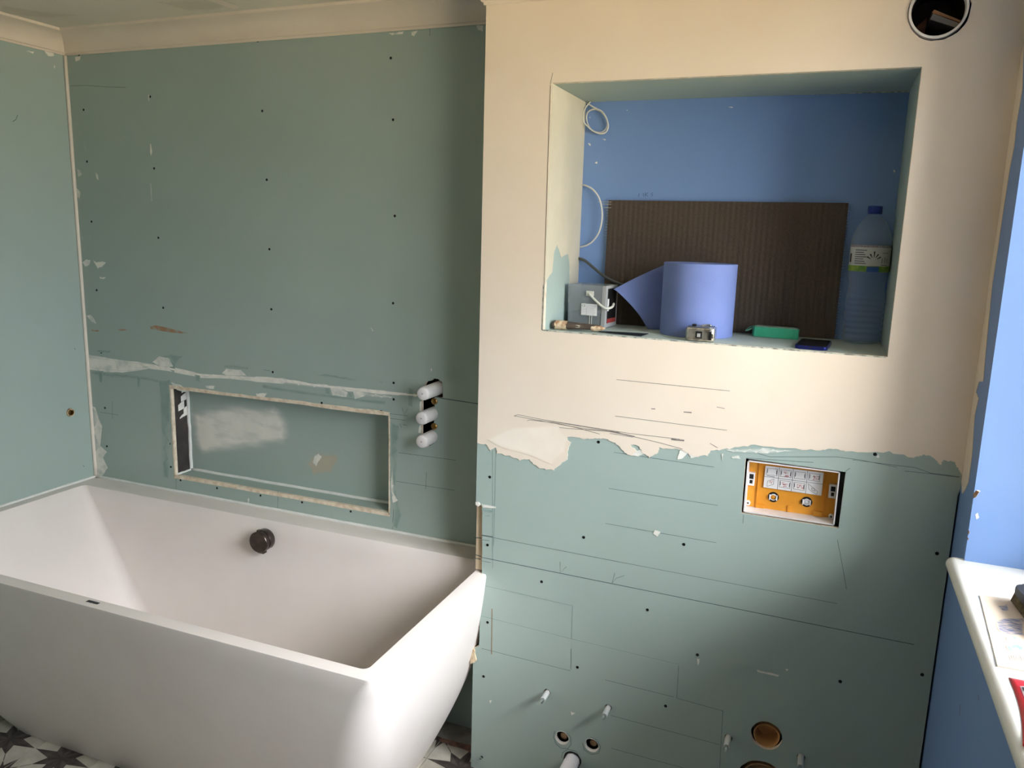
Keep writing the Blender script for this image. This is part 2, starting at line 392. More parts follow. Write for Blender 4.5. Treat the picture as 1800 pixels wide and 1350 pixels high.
# filler smears, streaks, pencil
EX = .0006
smear('filler_smear', [(155, 623), (185, 628), (210, 632), (252, 637), (302, 645), (352, 656), (450, 661), (498, 665), (540, 672), (611, 680), (670, 686), (730, 692), (735, 694), (732, 698), (670, 693), (611, 688), (498, 675), (450, 671), (400, 666), (352, 664), (302, 654), (262, 648), (240, 652), (215, 655), (185, 654), (157, 650)], bk, on_back(EX), SMEAR, wb, .0012, 4, .15)
solid_smear('filler_ridge', [(250, 639), (302, 647), (352, 657), (450, 663), (498, 667), (540, 673.5), (611, 681.5), (670, 688), (735, 693.5), (735, 696), (670, 691.5), (611, 685), (540, 677), (498, 671), (450, 666.5), (352, 660), (302, 650.5), (250, 642)], bk, on_back(.0014), PLAST, wb, .0012, .0005, 4)
for i, poly in enumerate([
    [(157, 628), (185, 631), (205, 634), (235, 638), (262, 641), (250, 650), (214, 652), (180, 649), (158, 646)],
    [(268, 636), (280, 626), (297, 629), (305, 644), (285, 646)],
    [(390, 656), (398, 648), (424, 650), (435, 662), (396, 659)],
    [(581, 681), (600, 683), (612, 690), (609, 698), (584, 695)],
    [(620, 686), (645, 690), (690, 697), (686, 700), (640, 697), (624, 702)],
    [(161, 714), (168, 716), (174, 736), (180, 749), (177, 784), (189, 794), (181, 804), (190, 822), (181, 836), (167, 838)],
    [(145, 461), (152, 456), (160, 457), (157, 466), (150, 469)], [(163, 456), (170, 461), (180, 459), (187, 462), (180, 469), (172, 472)],
    [(174, 486), (187, 487), (184, 491), (177, 490)], [(152, 555), (160, 553), (167, 562), (170, 570), (162, 566)],
    [(135, 297), (141, 299), (144, 307), (138, 311)], [(167, 302), (172, 306), (174, 318), (170, 314)], [(135, 330), (142, 338), (140, 350), (136, 345)],
    [(132, 100), (142, 98), (141, 106), (133, 108)], [(683, 58), (710, 54), (708, 61), (690, 62)], [(723, 56), (735, 54), (728, 64), (724, 62)], [(836, 44), (850, 44), (849, 56), (840, 53)],
    [(360, 678), (378, 677), (376, 684), (364, 683)], [(450, 692), (470, 690), (465, 699), (452, 698)],
    [(690, 820), (694, 870), (700, 880), (690, 884), (687, 850)], [(738, 706), (742, 705), (742, 722), (737, 724)], [(738, 746), (741, 747), (740, 762), (735, 760)],
    [(300, 672), (318, 676), (330, 690), (312, 686)], [(436, 876), (438, 876), (438, 888), (435, 888)]]):
    smear('filler_smear', poly, bk, on_back(EX+.0001), SMEAR, wb, .001, 3, .12)
for poly in ([(264, 253), (266, 253), (268, 266), (266, 277), (264, 268)], [(264.5, 322), (266, 323), (268, 352), (266.5, 355)], [(148, 246), (150, 258), (152, 275), (150, 262)], [(157, 402), (161, 425), (159, 418)], [(143, 402), (146, 424), (144, 420)],
             [(261, 167), (263, 166), (263, 180), (261, 176)], [(282, 630), (290, 634), (300, 645), (294, 642)], [(651, 574), (657, 581), (655, 582)], [(758, 645), (760, 650), (757, 655)]):
    smear('filler_streak', poly, bk, on_back(EX+.0002), SMEAR, wb, .0003, 2, .05)
for poly in ([(160, 653), (200, 655), (262, 662), (280, 668), (278, 673), (250, 668), (200, 664), (162, 658)], [(279, 668), (300, 668), (299, 740), (297, 842), (287, 838), (284, 760), (281, 700)],
             [(388, 643), (410, 640), (450, 647), (430, 650), (400, 648)], [(552, 659), (570, 656), (601, 661), (640, 668), (677, 671), (670, 674), (610, 668)], [(571, 681), (580, 682), (582, 700), (572, 700)], [(611, 688), (621, 690), (620, 703), (612, 700)],
             [(687, 741), (703, 749), (699, 814), (696, 850), (688, 882), (686, 800)], [(272, 630), (300, 622), (322, 626), (310, 640), (306, 655), (298, 650), (300, 632)], [(717, 680), (728, 684), (726, 716), (716, 712)],
             [(460, 676), (560, 690), (680, 706), (676, 712), (560, 698), (462, 683)], [(164, 618), (172, 614), (196, 617), (194, 620), (170, 619)], [(690, 850), (699, 870), (706, 905), (700, 930), (690, 925), (694, 890)], [(342, 655), (352, 655), (352, 672), (344, 670)], [(172, 652), (182, 652), (180, 674), (174, 670)], [(240, 660), (248, 664), (246, 682), (241, 680)]):
    smear('damp_streak', poly, bk, on_back(EX-.0002), WET, wb, .001, 3, .7)
for poly in ([(264, 574), (274, 571.5), (290, 575), (310, 580), (333, 585.5), (318, 586), (297, 584), (266, 579)], [(205, 579), (213, 577.5), (227, 580), (214, 582)], [(160, 579), (175, 580.5), (173, 583), (162, 582)]):
    smear('paper_scrape', poly, bk, on_back(EX), TAN, wb, .0006, 3, .1)
smear('filler_smear', [(332, 724), (360, 708), (427, 702), (488, 706), (508, 733), (516, 758), (506, 786), (452, 795), (392, 803), (354, 805), (338, 782)], nb, on_nb(EX), SMEARS, wb, .002, 4, 4.5, 'broad white filler smear inside the long recess')
smear('beige_blot', [(536, 815), (545, 800), (559, 792), (580, 794), (596, 796), (596, 815), (584, 833), (552, 838)], nb, on_nb(EX), BEIGE, wb, .003, 4, 1.8)
smear('filler_smear', [(553, 802), (560, 797), (566, 803), (560, 812), (556, 820), (550, 812)], nb, on_nb(EX+.0003), SMEAR, wb, .001, 3, .1)
b = bmesh.new()
for (y0, z0, y1, z1) in ((.05, .30, .078, .324), (.045, .268, .078, .30), (.03, .235, .06, .27), (.055, .21, .078, .25), (.035, .205, .055, .222)):
    v = [b.verts.new((SX0-.0004, YB+y, SZ0+z)) for y, z in ((y0, z0), (y1, z0+.006), (y1, z1), ((y0+y1)/2, z1-.004), (y0, z1-.012))]; b.faces.new(v)
bmesh.ops.recalc_face_normals(b, faces=b.faces)
obj('filler_smear', b, PLAST, wb)
ribbons('pencil_marks', [[(124, 151), (150, 150), (190, 153), (221, 153.6)], [(176, 724.5), (208, 729.5)], [(197.7, 706), (197.7, 736)], [(309.5, 840), (310, 864)], [(684, 727), (717, 731)], [(684, 735), (713, 739)], [(707, 717), (710.6, 728.6), (717, 718.5)],
    [(703, 745), (706, 752)], [(708, 746), (716, 748)], [(688, 794), (802, 809)], [(684, 844), (800, 862)], [(489, 862), (488, 899)], {'p': [(752, 692.5), (778.6, 700.4), (848, 711)], 'w': .003}, [(463, 650), (474, 652)], [(756, 40), (755.5, 63)] , [(310, 672), (309, 690)], [(692, 895), (690, 930)], [(750, 830), (748, 860)], [(20, 1), (21, 2)]], bk, on_back(.0004), PENCIL, wb, .0012)
# screw heads
b = bmesh.new(); cyl(b, (0, 0, 0), (0, -.0006, 0), .0046, 10)
SM = bpy.data.meshes.new('screw'); b.to_mesh(SM); b.free(); SM.materials.append(SCREWM)
def screws(pix, conv, place, parent, s=1.0):
    for q in pix:
        a, z = conv(*q); o = bpy.data.objects.new('screw', SM); link(o, parent); o.location = place(a, z, 0); o.scale = (s, 1, s)
screws([(139, 97.5), (147, 193), (153, 284), (264, 170), (271, 296), (453, 72), (687, 102), (461, 195), (691, 210.5), (469, 316), (161, 389.6), (278.5, 418), (473.6, 438), (170, 510), (287, 541), (477, 543.6), (178, 619.6), (479.5, 654), (694, 379.6), (691, 533), (479.5, 680.7), (565.6, 708.4), (692, 673), (692, 702), (670, 723), (696, 824.5), (531, 883), (616.5, 899), (458, 871), (184.6, 717), (188, 784.5), (298.4, 780), (300.4, 820.7), (317.5, 844), (381.5, 858), (697, 934)], bk, on_back(), wb, .9)
# ---- left wall marks
smear('filler_smear', [(75, 86), (92, 86), (95, 98), (84, 99)], lf, on_left(EX), SMEAR, wl, .001, 3, .1)
smear('filler_smear', [(44, 89), (60, 90), (58, 95)], lf, on_left(EX), SMEAR, wl, .001, 3, .1)
smear('filler_streak', [(95, 113), (97, 117), (96, 122), (94, 118)], lf, on_left(EX), SMEAR, wl, .0005, 2, .05)
ribbons('pencil_marks', [[(31, 202), (28, 210), (22, 214)], [(131, 612), (132, 615)], [(146, 818), (148, 821)]], lf, on_left(.0005), PENCIL, wl, .002)

# ---- boxed-in wall for the toilet and bidet frames
FL0, FL1, FZ0, FZ1 = -.151, .077, .945, 1.083
def pz(u, v): q = at(u, v, 1, YW); return q.x, q.z
bolts = [pz(962, 1217), pz(1069, 1244), pz(1280, 1297), pz(1408, 1331)]
va, vb_, wst, flu, soi = pz(988, 1297), pz(1040, 1310), pz(1006, 1336), pz(1347, 1293), pz(1338, 1375)
vent = (.158, 2.106)
NZ0, NZ1 = .40, .856                                           # the notch cut for the bath rim
front = [(XW, 0), (XR-.007, 0), (XR-.005, .5), (XR-.004, 1.06), (XR, 1.08), (XR, ZCEIL+.05), (XW, ZCEIL+.05)] + jag([(XW, NZ1), (XW+.02, NZ1-.004), (XW+.021, .75), (XW+.023, .62), (XW+.021, .5), (XW+.018, NZ0+.01), (XW, NZ0)], .0012, 3)
holes = [[(N0, M0), (N1, M0), (N1, M1), (N0, M1)], [(FL0, FZ0-.002), (FL1, FZ0-.004), (FL1+.002, FZ1), (FL0-.001, FZ1+.003)], ellipse(vent[0]+.002, vent[1]-.001, .0605, .061, 36, .0012)]
for q in bolts: holes.append(ellipse(q[0], q[1], .0105, .0105, 14, .0006))
for q in (va, vb_): holes.append(ellipse(q[0], q[1], .0205, .021, 22, .001))
holes += [ellipse(*wst, .027, .0275, 24, .0006), ellipse(*flu, .0395, .0395, 30, .0007), ellipse(soi[0], soi[1], .062, .062, 34, .0008)]
wp = struct(obj('wall_partition', plate(front, holes, .0125, on_part()), [BOARD, COREM]))
edge = [(841, 779), (853, 780), (862, 791), (872, 787), (874, 797), (896, 801), (914, 809), (931, 806), (937, 815), (952, 824), (973, 826.5), (983, 818), (998, 807), (997, 793), (1005, 777), (993, 773), (997, 768), (1034, 771.6), (1043, 771.5), (1052, 770.5), (1061, 770.5), (1066, 771.6), (1078, 777), (1090, 786), (1098, 796), (1111, 801), (1120, 793), (1108, 781), (1122, 784), (1131, 796), (1141, 803.5), (1157, 796), (1159, 787), (1195, 789.5), (1210, 797), (1222, 803), (1244, 800), (1250, 791), (1274, 790), (1295, 786), (1326, 782), (1400, 789), (1442, 791.7), (1464, 789), (1487, 794), (1534, 795.5), (1564, 794), (1603, 804), (1617, 801), (1631, 798.6), (1648, 811), (1653, 819), (1657.5, 808), (1675.5, 811), (1682, 819), (1689, 836)]
e2 = [pt(*q) for q in edge]; e2[0] = (XW, e2[0][1]); e2[-1] = (XR-.0005, e2[-1][1])
ej = [e2[0]] + jag(e2, .0022, 5)[1:-1] + [e2[-1]]
skim_holes = [[(N0-.0005, M0-.0005), (N1+.0005, M0-.0005), (N1+.0005, M1+.0005), (N0-.0005, M1+.0005)], ellipse(vent[0]+.0015, vent[1]-.0012, .0592, .0596, 44, .0012)]
sk = obj('plaster_skim', plate(ej+[(XR-.0005, ZCEIL+.04), (XW, ZCEIL+.04)], skim_holes, .0016, on_part(.0016)), SKIM, wp)
sk['label'] = 'cream plaster skim with a ragged lower edge'
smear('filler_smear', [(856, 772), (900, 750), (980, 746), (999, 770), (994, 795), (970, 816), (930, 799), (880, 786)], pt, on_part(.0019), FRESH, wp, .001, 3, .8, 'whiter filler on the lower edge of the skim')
for poly in ([(1106, 799), (1125, 790), (1135, 797), (1122, 802)], [(1195, 791), (1215, 790), (1200, 806), (1190, 808)], [(1210, 796), (1240, 800), (1215, 806)], [(1274, 790), (1340, 787), (1400, 792), (1350, 797), (1290, 795)], [(1268, 797), (1272, 797), (1270, 811)], [(1283, 803), (1298, 800), (1302, 806), (1290, 806)], [(1151, 931), (1162, 935), (1156, 944), (1148, 938)], [(860, 1231), (866, 1230), (862, 1236)], [(1380, 1175), (1386, 1176), (1383, 1180)], [(1330, 1176), (1370, 1186), (1368, 1190), (1332, 1181)], [(1540, 803), (1545, 797), (1546, 806)], [(846, 885), (873, 890), (872, 894), (848, 892)], [(1225, 1158), (1230, 1158), (1228, 1170), (1226, 1166)], [(1003, 1250), (1012, 1254), (1005, 1257)]):
    smear('filler_smear', poly, pt, on_part(EX), SMEAR, wp, .0008, 3, .1)
for poly in ([(847, 893), (868, 898), (866, 902), (848, 898)], [(850, 905), (862, 906), (860, 908)]):
    smear('damp_streak', poly, pt, on_part(EX-.0002), WET, wp, .001, 3, .2)
ribbons('pencil_marks', [[(847, 941), (1240, 1016.8), (1472, 1061)], {'p': [(846, 979.5), (1240, 1059), (1607, 1133)], 'w': .002}, {'p': [(847, 940.5), (866, 944)], 'w': .0028}, [(847, 948.7), (860, 950.4)], [(846, 985.5), (862.7, 989)], [(984.7, 987.8), (984.7, 1006.8), (996, 995.7)], [(1080.7, 1006.8), (1076, 1025), (1084, 1016), (1098, 1011.6)],
    [(1064, 920), (1259, 954)], [(1004, 1140), (1003.7, 1177)], [(846, 1139.5), (1002.5, 1179)], [(1189.6, 1227), (1193, 1170)], [(1189.6, 1227), (1270.6, 1249.6)], [(1270.6, 1249.6), (1265, 1349)], [(1064, 1195), (1184, 1225)], [(1074, 1257.5), (1265, 1309)], [(1074, 1315), (1202, 1350)],
    [(1079, 795), (1255, 821)], [(1070, 858.5), (1262, 888.4)], [(1472, 949), (1480, 990), (1488, 1036)], [(1306, 789), (1353, 803), (1470, 803), (1510, 808), (1576, 821)], [(1498, 808), (1560, 816), (1609, 822), (1637, 832), (1688, 838)], [(1311, 805), (1370, 809), (1430, 813)], [(1590, 828), (1640, 833), (1686, 839)], [(1307, 905), (1306, 920)], [(1485, 829), (1494, 823)]], pt, on_part(.0004), PENCIL, wp, .0011)
ribbons('pencil_marks', [[(846, 1028), (1007, 1065)], [(1007, 1065), (1004, 1123)], [(846, 1082.6), (1005, 1123), (1194, 1168)], [(866, 790), (866, 1000)], [(872, 790), (868, 960)]], pt, on_part(.0004), PENCILF, wp, .0012)
ribbons('pencil_marks', [[(865, 1069.6), (864.5, 1110), (864, 1150)]], pt, on_part(.0004), PENCILB, wp, .003)
PENCILC = mat('pencil_on_cream', (150, 142, 134), .8, (120, 114, 110), 60, spec=.1)
ribbons('pencil_marks', [[(1084, 667), (1283, 687)], [(1081.5, 731), (1278, 756)], [(904, 730.7), (960, 741), (1019, 752), (1080, 759), (1116, 766.5), (1112, 768), (1072, 761.5)], [(904, 731), (911, 728.6), (960, 738.5), (1020, 749), (1090, 760)], [(927, 739.7), (930, 738), (975, 742.5), (1016, 752), (1054.7, 762.7)], [(957.6, 738), (1110, 762), (1195, 771.6)], [(975, 750), (1000, 753), (1070, 758), (1111, 766.5), (1160, 778), (1200, 789)], {'p': [(1145, 718.3), (1152, 718.6)], 'w': .0024}, {'p': [(1202, 724), (1216, 725)], 'w': .0026}, {'p': [(1180, 771.6), (1190, 773), (1203, 774)], 'w': .004}, [(968, 148), (972, 128)], [(1248, 779), (1262, 787)], [(1260, 715), (1274, 718)]], pt, on_part(.0020), PENCILC, wp, .0013)
screws([(1052, 777), (861, 838.5), (857, 958), (1026, 944.5), (1202, 957), (952, 1022.5), (1138, 1072), (857, 1094), (850, 1189), (1015, 1173), (1226, 1151), (1170, 1241), (1477, 1198), (1647, 973), (1621, 1186), (1538, 798.5)], pt, on_part(), wp, .92)
# left return of the boxing, stud showing in the notch
b = bmesh.new(); box(b, XW, XW+.0125, YW+.0125, YB+.15, 0, .40); box(b, XW, XW+.0125, YW+.0125, YB+.15, .87, ZCEIL+.05)
obj('return_board', b, BOARD, wp)
st = obj('timber_stud', boxm(XW-.004, XW+.040, YW+.0135, YW+.05, ZB+.004, NZ1-.008), TIMBER, wp); st['label'] = 'bare timber stud showing in the cut board edge'
ribbons('pencil_marks', [[(835, 945), (846, 946)], [(835, 975), (846, 978)], [(834, 981), (845, 983)]], lambda u, v: (lambda q: (q.x, q.z))(at(u, v, 1, YW+.0135)), lambda a, z, d: (a, YW+.0131, z), PENCIL, wp, .0025)
q = [(XW-.006, .395), (XW-.010, .370), (XW-.004, .350), (XW+.010, .358), (XW+.012, .375), (XW+.006, .396), (XW+.001, .405)]
fo = obj('foam_blob', plate(jag(q, .002, 2, True), [], .012, on_part(.006)), mat('foam', (226, 206, 176), .9, (196, 172, 140), 60, bump=.5), wp)
obj('filler_blob', plate(jag([(XW-.001, NZ1-.008), (XW-.003, NZ1+.002), (XW+.008, NZ1+.004), (XW+.014, NZ1-.004), (XW+.005, NZ1-.010)], .0015, 2, True), [], .006, on_part(.0012)), PLAST, wp)
# masonry behind, painted blue: shows at the back of the big recess
mb = obj('niche_back', boxm(XW+.02, XR+.05, YN, YN+.05, -.0, ZCEIL+.05), BLUE, wp); mb['label'] = 'blue painted back of the big recess'
# recess linings
obj('niche_head', boxm(N0-.0125, N1+.0125, YW+.0125, YN-.0005, M1, M1+.0125), BOARD, wp)
obj('niche_shelf', boxm(N0-.0125, N1+.0125, YW+.0125, YN-.0005, M0-.0125, M0), mat('shelf_board', (184, 196, 190), .62, (176, 190, 184), 8, 4), wp)
obj('niche_cheek', boxm(N1, N1+.0125, YW+.0125, YN-.0005, M0, M1), BOARD, wp)
obj('niche_cheek', boxm(N0-.0125, N0, YW+.0125, YN-.0005, M0, M1), BOARD, wp)
def lc(u, v): q_ = at(u, v, 0, N0); return (q_.y, q_.z)
ys = YN-.0005
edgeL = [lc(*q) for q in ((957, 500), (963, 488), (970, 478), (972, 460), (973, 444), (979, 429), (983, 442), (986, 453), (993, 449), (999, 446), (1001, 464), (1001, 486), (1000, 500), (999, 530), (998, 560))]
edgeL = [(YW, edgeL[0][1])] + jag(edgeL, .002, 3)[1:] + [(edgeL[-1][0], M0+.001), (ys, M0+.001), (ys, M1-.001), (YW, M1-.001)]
obj('plaster_skim', plate(edgeL, [], .001, lambda a, z, d: (N0+.001-d, a, z)), mat('cheek_skim', (216, 208, 188), .6, (206, 200, 180), 8, 4), wp)['label'] = 'cream skim peeling low on the left cheek of the big recess'  # duller, greener cream than the skim on the front
ribbons('board_joint', [[(968, 150), (963, 300), (957, 500), (953, 580)]], pt, on_part(.0021), mat('joint_line', (110, 104, 92), .9), wp, .0014)  # dull grey-brown line along the board joint
sealr = mat('raw_edge', (206, 206, 194), .9, (120, 124, 116), 90, 5, .35, .6)
ribbons('board_edge_line', [[(953, 580), (1100, 592), (1300, 608), (1557, 628)], [(953, 580), (956, 500)], [(1030, 179), (1200, 171), (1400, 166), (1598, 161)]], lambda u, v: pt(u, v) if v > 200 else nn(u, v), lambda a, z, d: (a, (YW-.002) if z < 1.55 else YN-.001, z), sealr, wp, .003)
for poly in ([(1047, 285), (1050, 284), (1050, 288), (1046, 287)], [(1034, 251), (1038, 253), (1038, 257), (1035, 254)], [(1059, 244), (1065, 245), (1064, 247)], [(1101, 193), (1103, 193), (1103, 195)], [(1280, 188), (1288, 188), (1288, 190)], [(1036, 205), (1038, 206), (1037, 208)], [(1570, 298), (1574, 300), (1572, 304)]):
    solid_smear('paint_chip', poly, nn, on_nn(.0005), PLAST, wp, .0004, .0004, 2)
ribbons('pencil_marks', [[(1124, 340), (1122, 346)], [(1131, 339), (1131, 345)], [(1135, 338), (1134, 345)], [(1139, 339), (1135, 342), (1139, 345)], [(1148, 339), (1144, 341), (1148, 343), (1145, 345)]], nn, on_nn(.0006), mat('pencil_on_blue', (58, 84, 130), .8), wp, .0014)
# added near-black sheet in the boxing: the hollow's darkness put into its colour
obj('void_dark_sheet', boxm(XW+.014, XR, YN-.003, YN-.0006, 0, M0-.02), DARK, wp)

# ---- right wall with the window
WY0, WY1, WZ0, WZ1 = .45, 1.829, .965, 2.14
wr = struct(obj('wall_right', plate([(YNEAR, 0), (YN+.05, 0), (YN+.05, ZCEIL+.05), (YNEAR, ZCEIL+.05)], [[(WY0, WZ0-.012), (WY1, WZ0-.012), (WY1, WZ1), (WY0, WZ1)]], .30, on_right()), [BLUE, BLUE]))
smear_poly = [(1792, 122), (1724, 600), (1712, 690), (1700, 780), (1690, 846), (1692, 868), (1697, 862), (1703, 848), (1709, 800), (1714, 730), (1721, 700), (1716, 690), (1722, 670), (1729, 672), (1735, 600), (1745, 500), (1757, 420), (1775, 300), (1783, 260), (1788, 215), (1797, 160), (1799, 60), (1800, 0), (1810, -60), (1822, -60)]
def rtz(u, v): a, z = rt(u, v); return (min(a, YW-.001), min(z, ZC+.05))
obj('plaster_skim', plate(jag([rtz(*q) for q in smear_poly], .0015, 3, True), [], .0012, on_right(.0012)), SKIM, wr)['label'] = 'cream plaster strip down the corner on the blue wall'
CHIP = mat('brick_chip', (176, 120, 84), .9, (210, 190, 170), 80)
for poly in ([(1711, 868), (1716, 862), (1722, 864), (1716, 874), (1712, 876)], [(1702, 930), (1705, 936), (1703, 940)], [(1700, 944), (1703, 946), (1702, 950)]):
    solid_smear('paint_chip', poly, rt, on_right(.0008), CHIP, wr, .0006, .0006, 2)
for poly in ([(1712, 867), (1718, 862), (1723, 863), (1718, 868)], [(1714, 905), (1719, 902), (1721, 909), (1716, 913)]):
    pq = [(lambda q_: (q_.x, q_.z))(at(u, v, 1, WY1)) for u, v in poly]
    obj('paint_chip', plate(jag(pq, .0008, 2, True), [], .0004, lambda a, z, d: (a, WY1-.0005+d, z)), PLAST, wr)
ribbons('scuff_marks', [[(1688, 1238), (1687, 1258)], [(1720, 1222), (1721, 1230)]], rt, on_right(.0005), mat('red_scuff', (124, 70, 74), .8), wr, .003)
ribbons('scuff_marks', [[(1683, 1130), (1680, 1160)], [(1712, 1340), (1711, 1350)], [(1670, 1248), (1671, 1253)]], rt, on_right(.0005), mat('pale_scuff', (150, 168, 190), .8), wr, .002)
# window: frame, panes, sill
wn = struct(bpy.data.objects.new('window_1', None)); link(wn); wn.location = (XR+.22, (WY0+WY1)/2, WZ0)
def wpart(name, b, m_):
    o = obj(name, b, m_); o.parent = wn; o.matrix_parent_inverse = Matrix.Translation((-wn.location[0], -wn.location[1], -wn.location[2])); return o
xf0, xf1 = XR+.21, XR+.27; FW = .055; ym = (WY0+WY1)/2
for nm, a in (('window_jamb', (xf0, xf1, WY0, WY0+FW, WZ0, WZ1)), ('window_jamb', (xf0, xf1, WY1-FW, WY1, WZ0, WZ1)), ('window_rail', (xf0, xf1, WY0, WY1, WZ0, WZ0+FW)), ('window_rail', (xf0, xf1, WY0, WY1, WZ1-FW, WZ1)), ('window_mullion', (xf0, xf1, ym-.035, ym+.035, WZ0, WZ1))):
    wpart(nm, bevel(boxm(*a), .004), WHITEP)
gl = bpy.data.materials.new('window_glass'); gl.use_nodes = True; nt = gl.node_tree; nt.nodes.clear()
o_ = nt.nodes.new('ShaderNodeOutputMaterial'); mx = nt.nodes.new('ShaderNodeMixShader'); tr = nt.nodes.new('ShaderNodeBsdfTransparent'); gs = nt.nodes.new('ShaderNodeBsdfGlossy'); fr = nt.nodes.new('ShaderNodeFresnel')
gs.inputs['Roughness'].default_value = .02; fr.inputs[0].default_value = 1.3
nt.links.new(fr.outputs[0], mx.inputs[0]); nt.links.new(tr.outputs[0], mx.inputs[1]); nt.links.new(gs.outputs[0], mx.inputs[2]); nt.links.new(mx.outputs[0], o_.inputs[0])
for a, c in ((WY0+FW, ym-.035), (ym+.035, WY1-FW)): wpart('window_pane', boxm(xf0+.028, xf0+.032, a, c, WZ0+FW, WZ1-FW), gl)
# sill with rounded nosing
b = bmesh.new(); prof = [(XR+.19, WZ0-.012)]; r_ = .016; xn = .3055
prof += [(xn+.0, WZ0-2*r_)] if False else []
pr = [(XR+.22, WZ0), (xn, WZ0)] + [(xn-r_*math.sin(t), WZ0-r_+r_*math.cos(t)) for t in [math.pi*k/10 for k in range(1, 11)]] + [(XR-.0005, WZ0-2*r_), (XR-.0005, WZ0-.011), (XR+.22, WZ0-.011)]
A = [b.verts.new((x, WY0-.03 if x < XR else WY0+.0005, z)) for x, z in pr]; B = [b.verts.new((x, WY1+.012 if x < XR else WY1-.0005, z)) for x, z in pr]
b.faces.new(A); b.faces.new(B[::-1])
for i in range(len(pr)): b.faces.new((A[i], B[i], B[(i+1) % len(pr)], A[(i+1) % len(pr)]))
bmesh.ops.recalc_face_normals(b, faces=b.faces)
so_ = wpart('window_sill', b, WHITEP); so_['label'] = 'white window sill with rounded nosing'
so_.data.polygons.foreach_set('use_smooth', [True]*len(so_.data.polygons)); so_.data.set_sharp_from_angle(angle=math.radians(35))
# ---- wall behind the viewer, ceiling, outside ground
struct(obj('wall_near', boxm(XL-.1, XR+.1, YNEAR-.1, YNEAR, 0, ZCEIL+.05), mat('near_wall_paint', (226, 216, 202), .7)))
ce = struct(obj('ceiling', boxm(XL-.1, XR+.1, YNEAR-.1, YN+.2, ZCEIL, ZCEIL+.1), CEIL))
def cz(u, v): q_ = at(u, v, 2, ZCEIL); return (q_.x, q_.y)
for poly in ([(0, 8), (60, 18), (140, 26), (90, 32), (0, 24)], [(270, 2), (360, -4), (420, 6), (380, 17), (330, 19)], [(-60, 60), (0, 25), (40, 36), (-20, 50)]):
    smear('ceiling_patch', poly, cz, lambda a, c, d: (a, c, ZCEIL-.0006), CEILD, ce, .004, 3, 1.5)
solid_smear('ceiling_joint', [(350, -6), (364, -8), (420, 12), (414, 17)], cz, lambda a, c, d: (a, c, ZCEIL-.001+d*.5), CORN, ce, .0008, .001, 3)
gd = struct(obj('ground_outside', boxm(XR+.31, 40, -25, 25, -2.6, -2.5), mat('garden_ground', (176, 156, 118), .95, (160, 142, 106), .8, 5)))

# ---- cornice (trims): cove between wall and ceiling
PROF = [(0, 0), (.004, 0), (.005, .006)] + [(.010+.072*(1-math.cos(t))*.98, .008+.050*math.sin(t)) for t in [math.pi/2*k/8 for k in range(0, 9)]] + [(.086, .060), (.088, .068), (0, .068)]
def cornice(name, path, closed_inner):
    """path: list of (x, y, dx, dy): corner point and mitre offset direction for the profile's projection"""
    b = bmesh.new(); rings = []
    for x, y, dx, dy in path: rings.append([b.verts.new((x+dx*p_, y+dy*p_, ZC+h_)) for p_, h_ in PROF])
    for i in range(len(rings)-1):
        for k in range(len(PROF)): b.faces.new((rings[i][k], rings[i][(k+1) % len(PROF)], rings[i+1][(k+1) % len(PROF)], rings[i+1][k]))
    b.faces.new(rings[0]); b.faces.new(rings[-1][::-1]); bmesh.ops.recalc_face_normals(b, faces=b.faces)
    o = struct(obj(name, b, CORN, None, 25)); return o
c1 = cornice('trim_1', [(XL+.0005, YB-.0005, 1, -1), (XW-.0005, YB-.0005, -1, -1)], True)
c2 = cornice('trim_2', [(XL+.0005, YNEAR, 1, 0), (XL+.0005, YB-.0005, 1, -1)], True)
c3 = cornice('trim_3', [(XW-.001, YB-.0005, -1, -1), (XW-.001, YW-.002, -1, -1), (XR-.0005, YW-.002, -1, -1)], True)
def cv(u, v): q_ = at(u, v, 1, YB-.03); return (q_.x, q_.z)
# ---- corner strip and sealant lines
tr4 = struct(obj('trim_4', tube([(XL+.004, YB-.004, z) for z in (ZB+.006, .9, 1.2, 1.5, 1.8, ZC-.001)], .0065, 8, 3), mat('corner_filler', (232, 222, 208), .5), None, True))

# ================================================================== BATH
BX0, BX1, BY0, BY1 = XL+.003, -.846, 1.366, YB-.003
bt = thing('bathtub', 'white rectangular bathtub with sloping sides against the green wall', 'bathtub', ((BX0+BX1)/2, (BY0+BY1)/2, 0.0045))
def ring_pts(x0, x1, y0, y1, r, n=6): return rrect(x0, x1, y0, y1, r, n)
cx, cy = bt.location.x, bt.location.y
b = bmesh.new(); rings = []
def addring(x0, x1, y0, y1, r, z): rings.append([b.verts.new((x-cx, y-cy, z-.0045)) for x, y in ring_pts(x0, x1, y0, y1, r)])
H = ZB
ins = lambda t: .185*(.30*t+.70*t**2.2)
for k in range(14, -1, -1):
    t = k/14; i_ = ins(t); back = .10*t**1.5
    addring(BX0+i_, BX1-i_, BY0+i_, BY1-back, .024+.125*t**.55, .0045+(H-.0085-.0045)*(1-t))
addring(BX0+.0012, BX1-.0012, BY0+.0012, BY1-.0012, .022, H-.001)
addring(BX0+.004, BX1-.004, BY0+.004, BY1-.004, .020, H)
IX0, IX1, IY0, IY1 = BX0+.045, BX1-.042, BY0+.040, BY1-.090
addring(IX0-.003, IX1+.003, IY0-.003, IY1+.003, .018, H)
addring(IX0, IX1, IY0, IY1, .018, H-.004)
for k in range(1, 11):
    t = k/10
    addring(IX0+.31*t**1.0, IX1-.20*t**1.1, IY0+.07*t, IY1-.065*t, .018+.05*t, H-.004-.44*t)
addring(IX0+.36, IX1-.25, IY0+.12, IY1-.11, .09, H-.46)
n = len(rings[0])
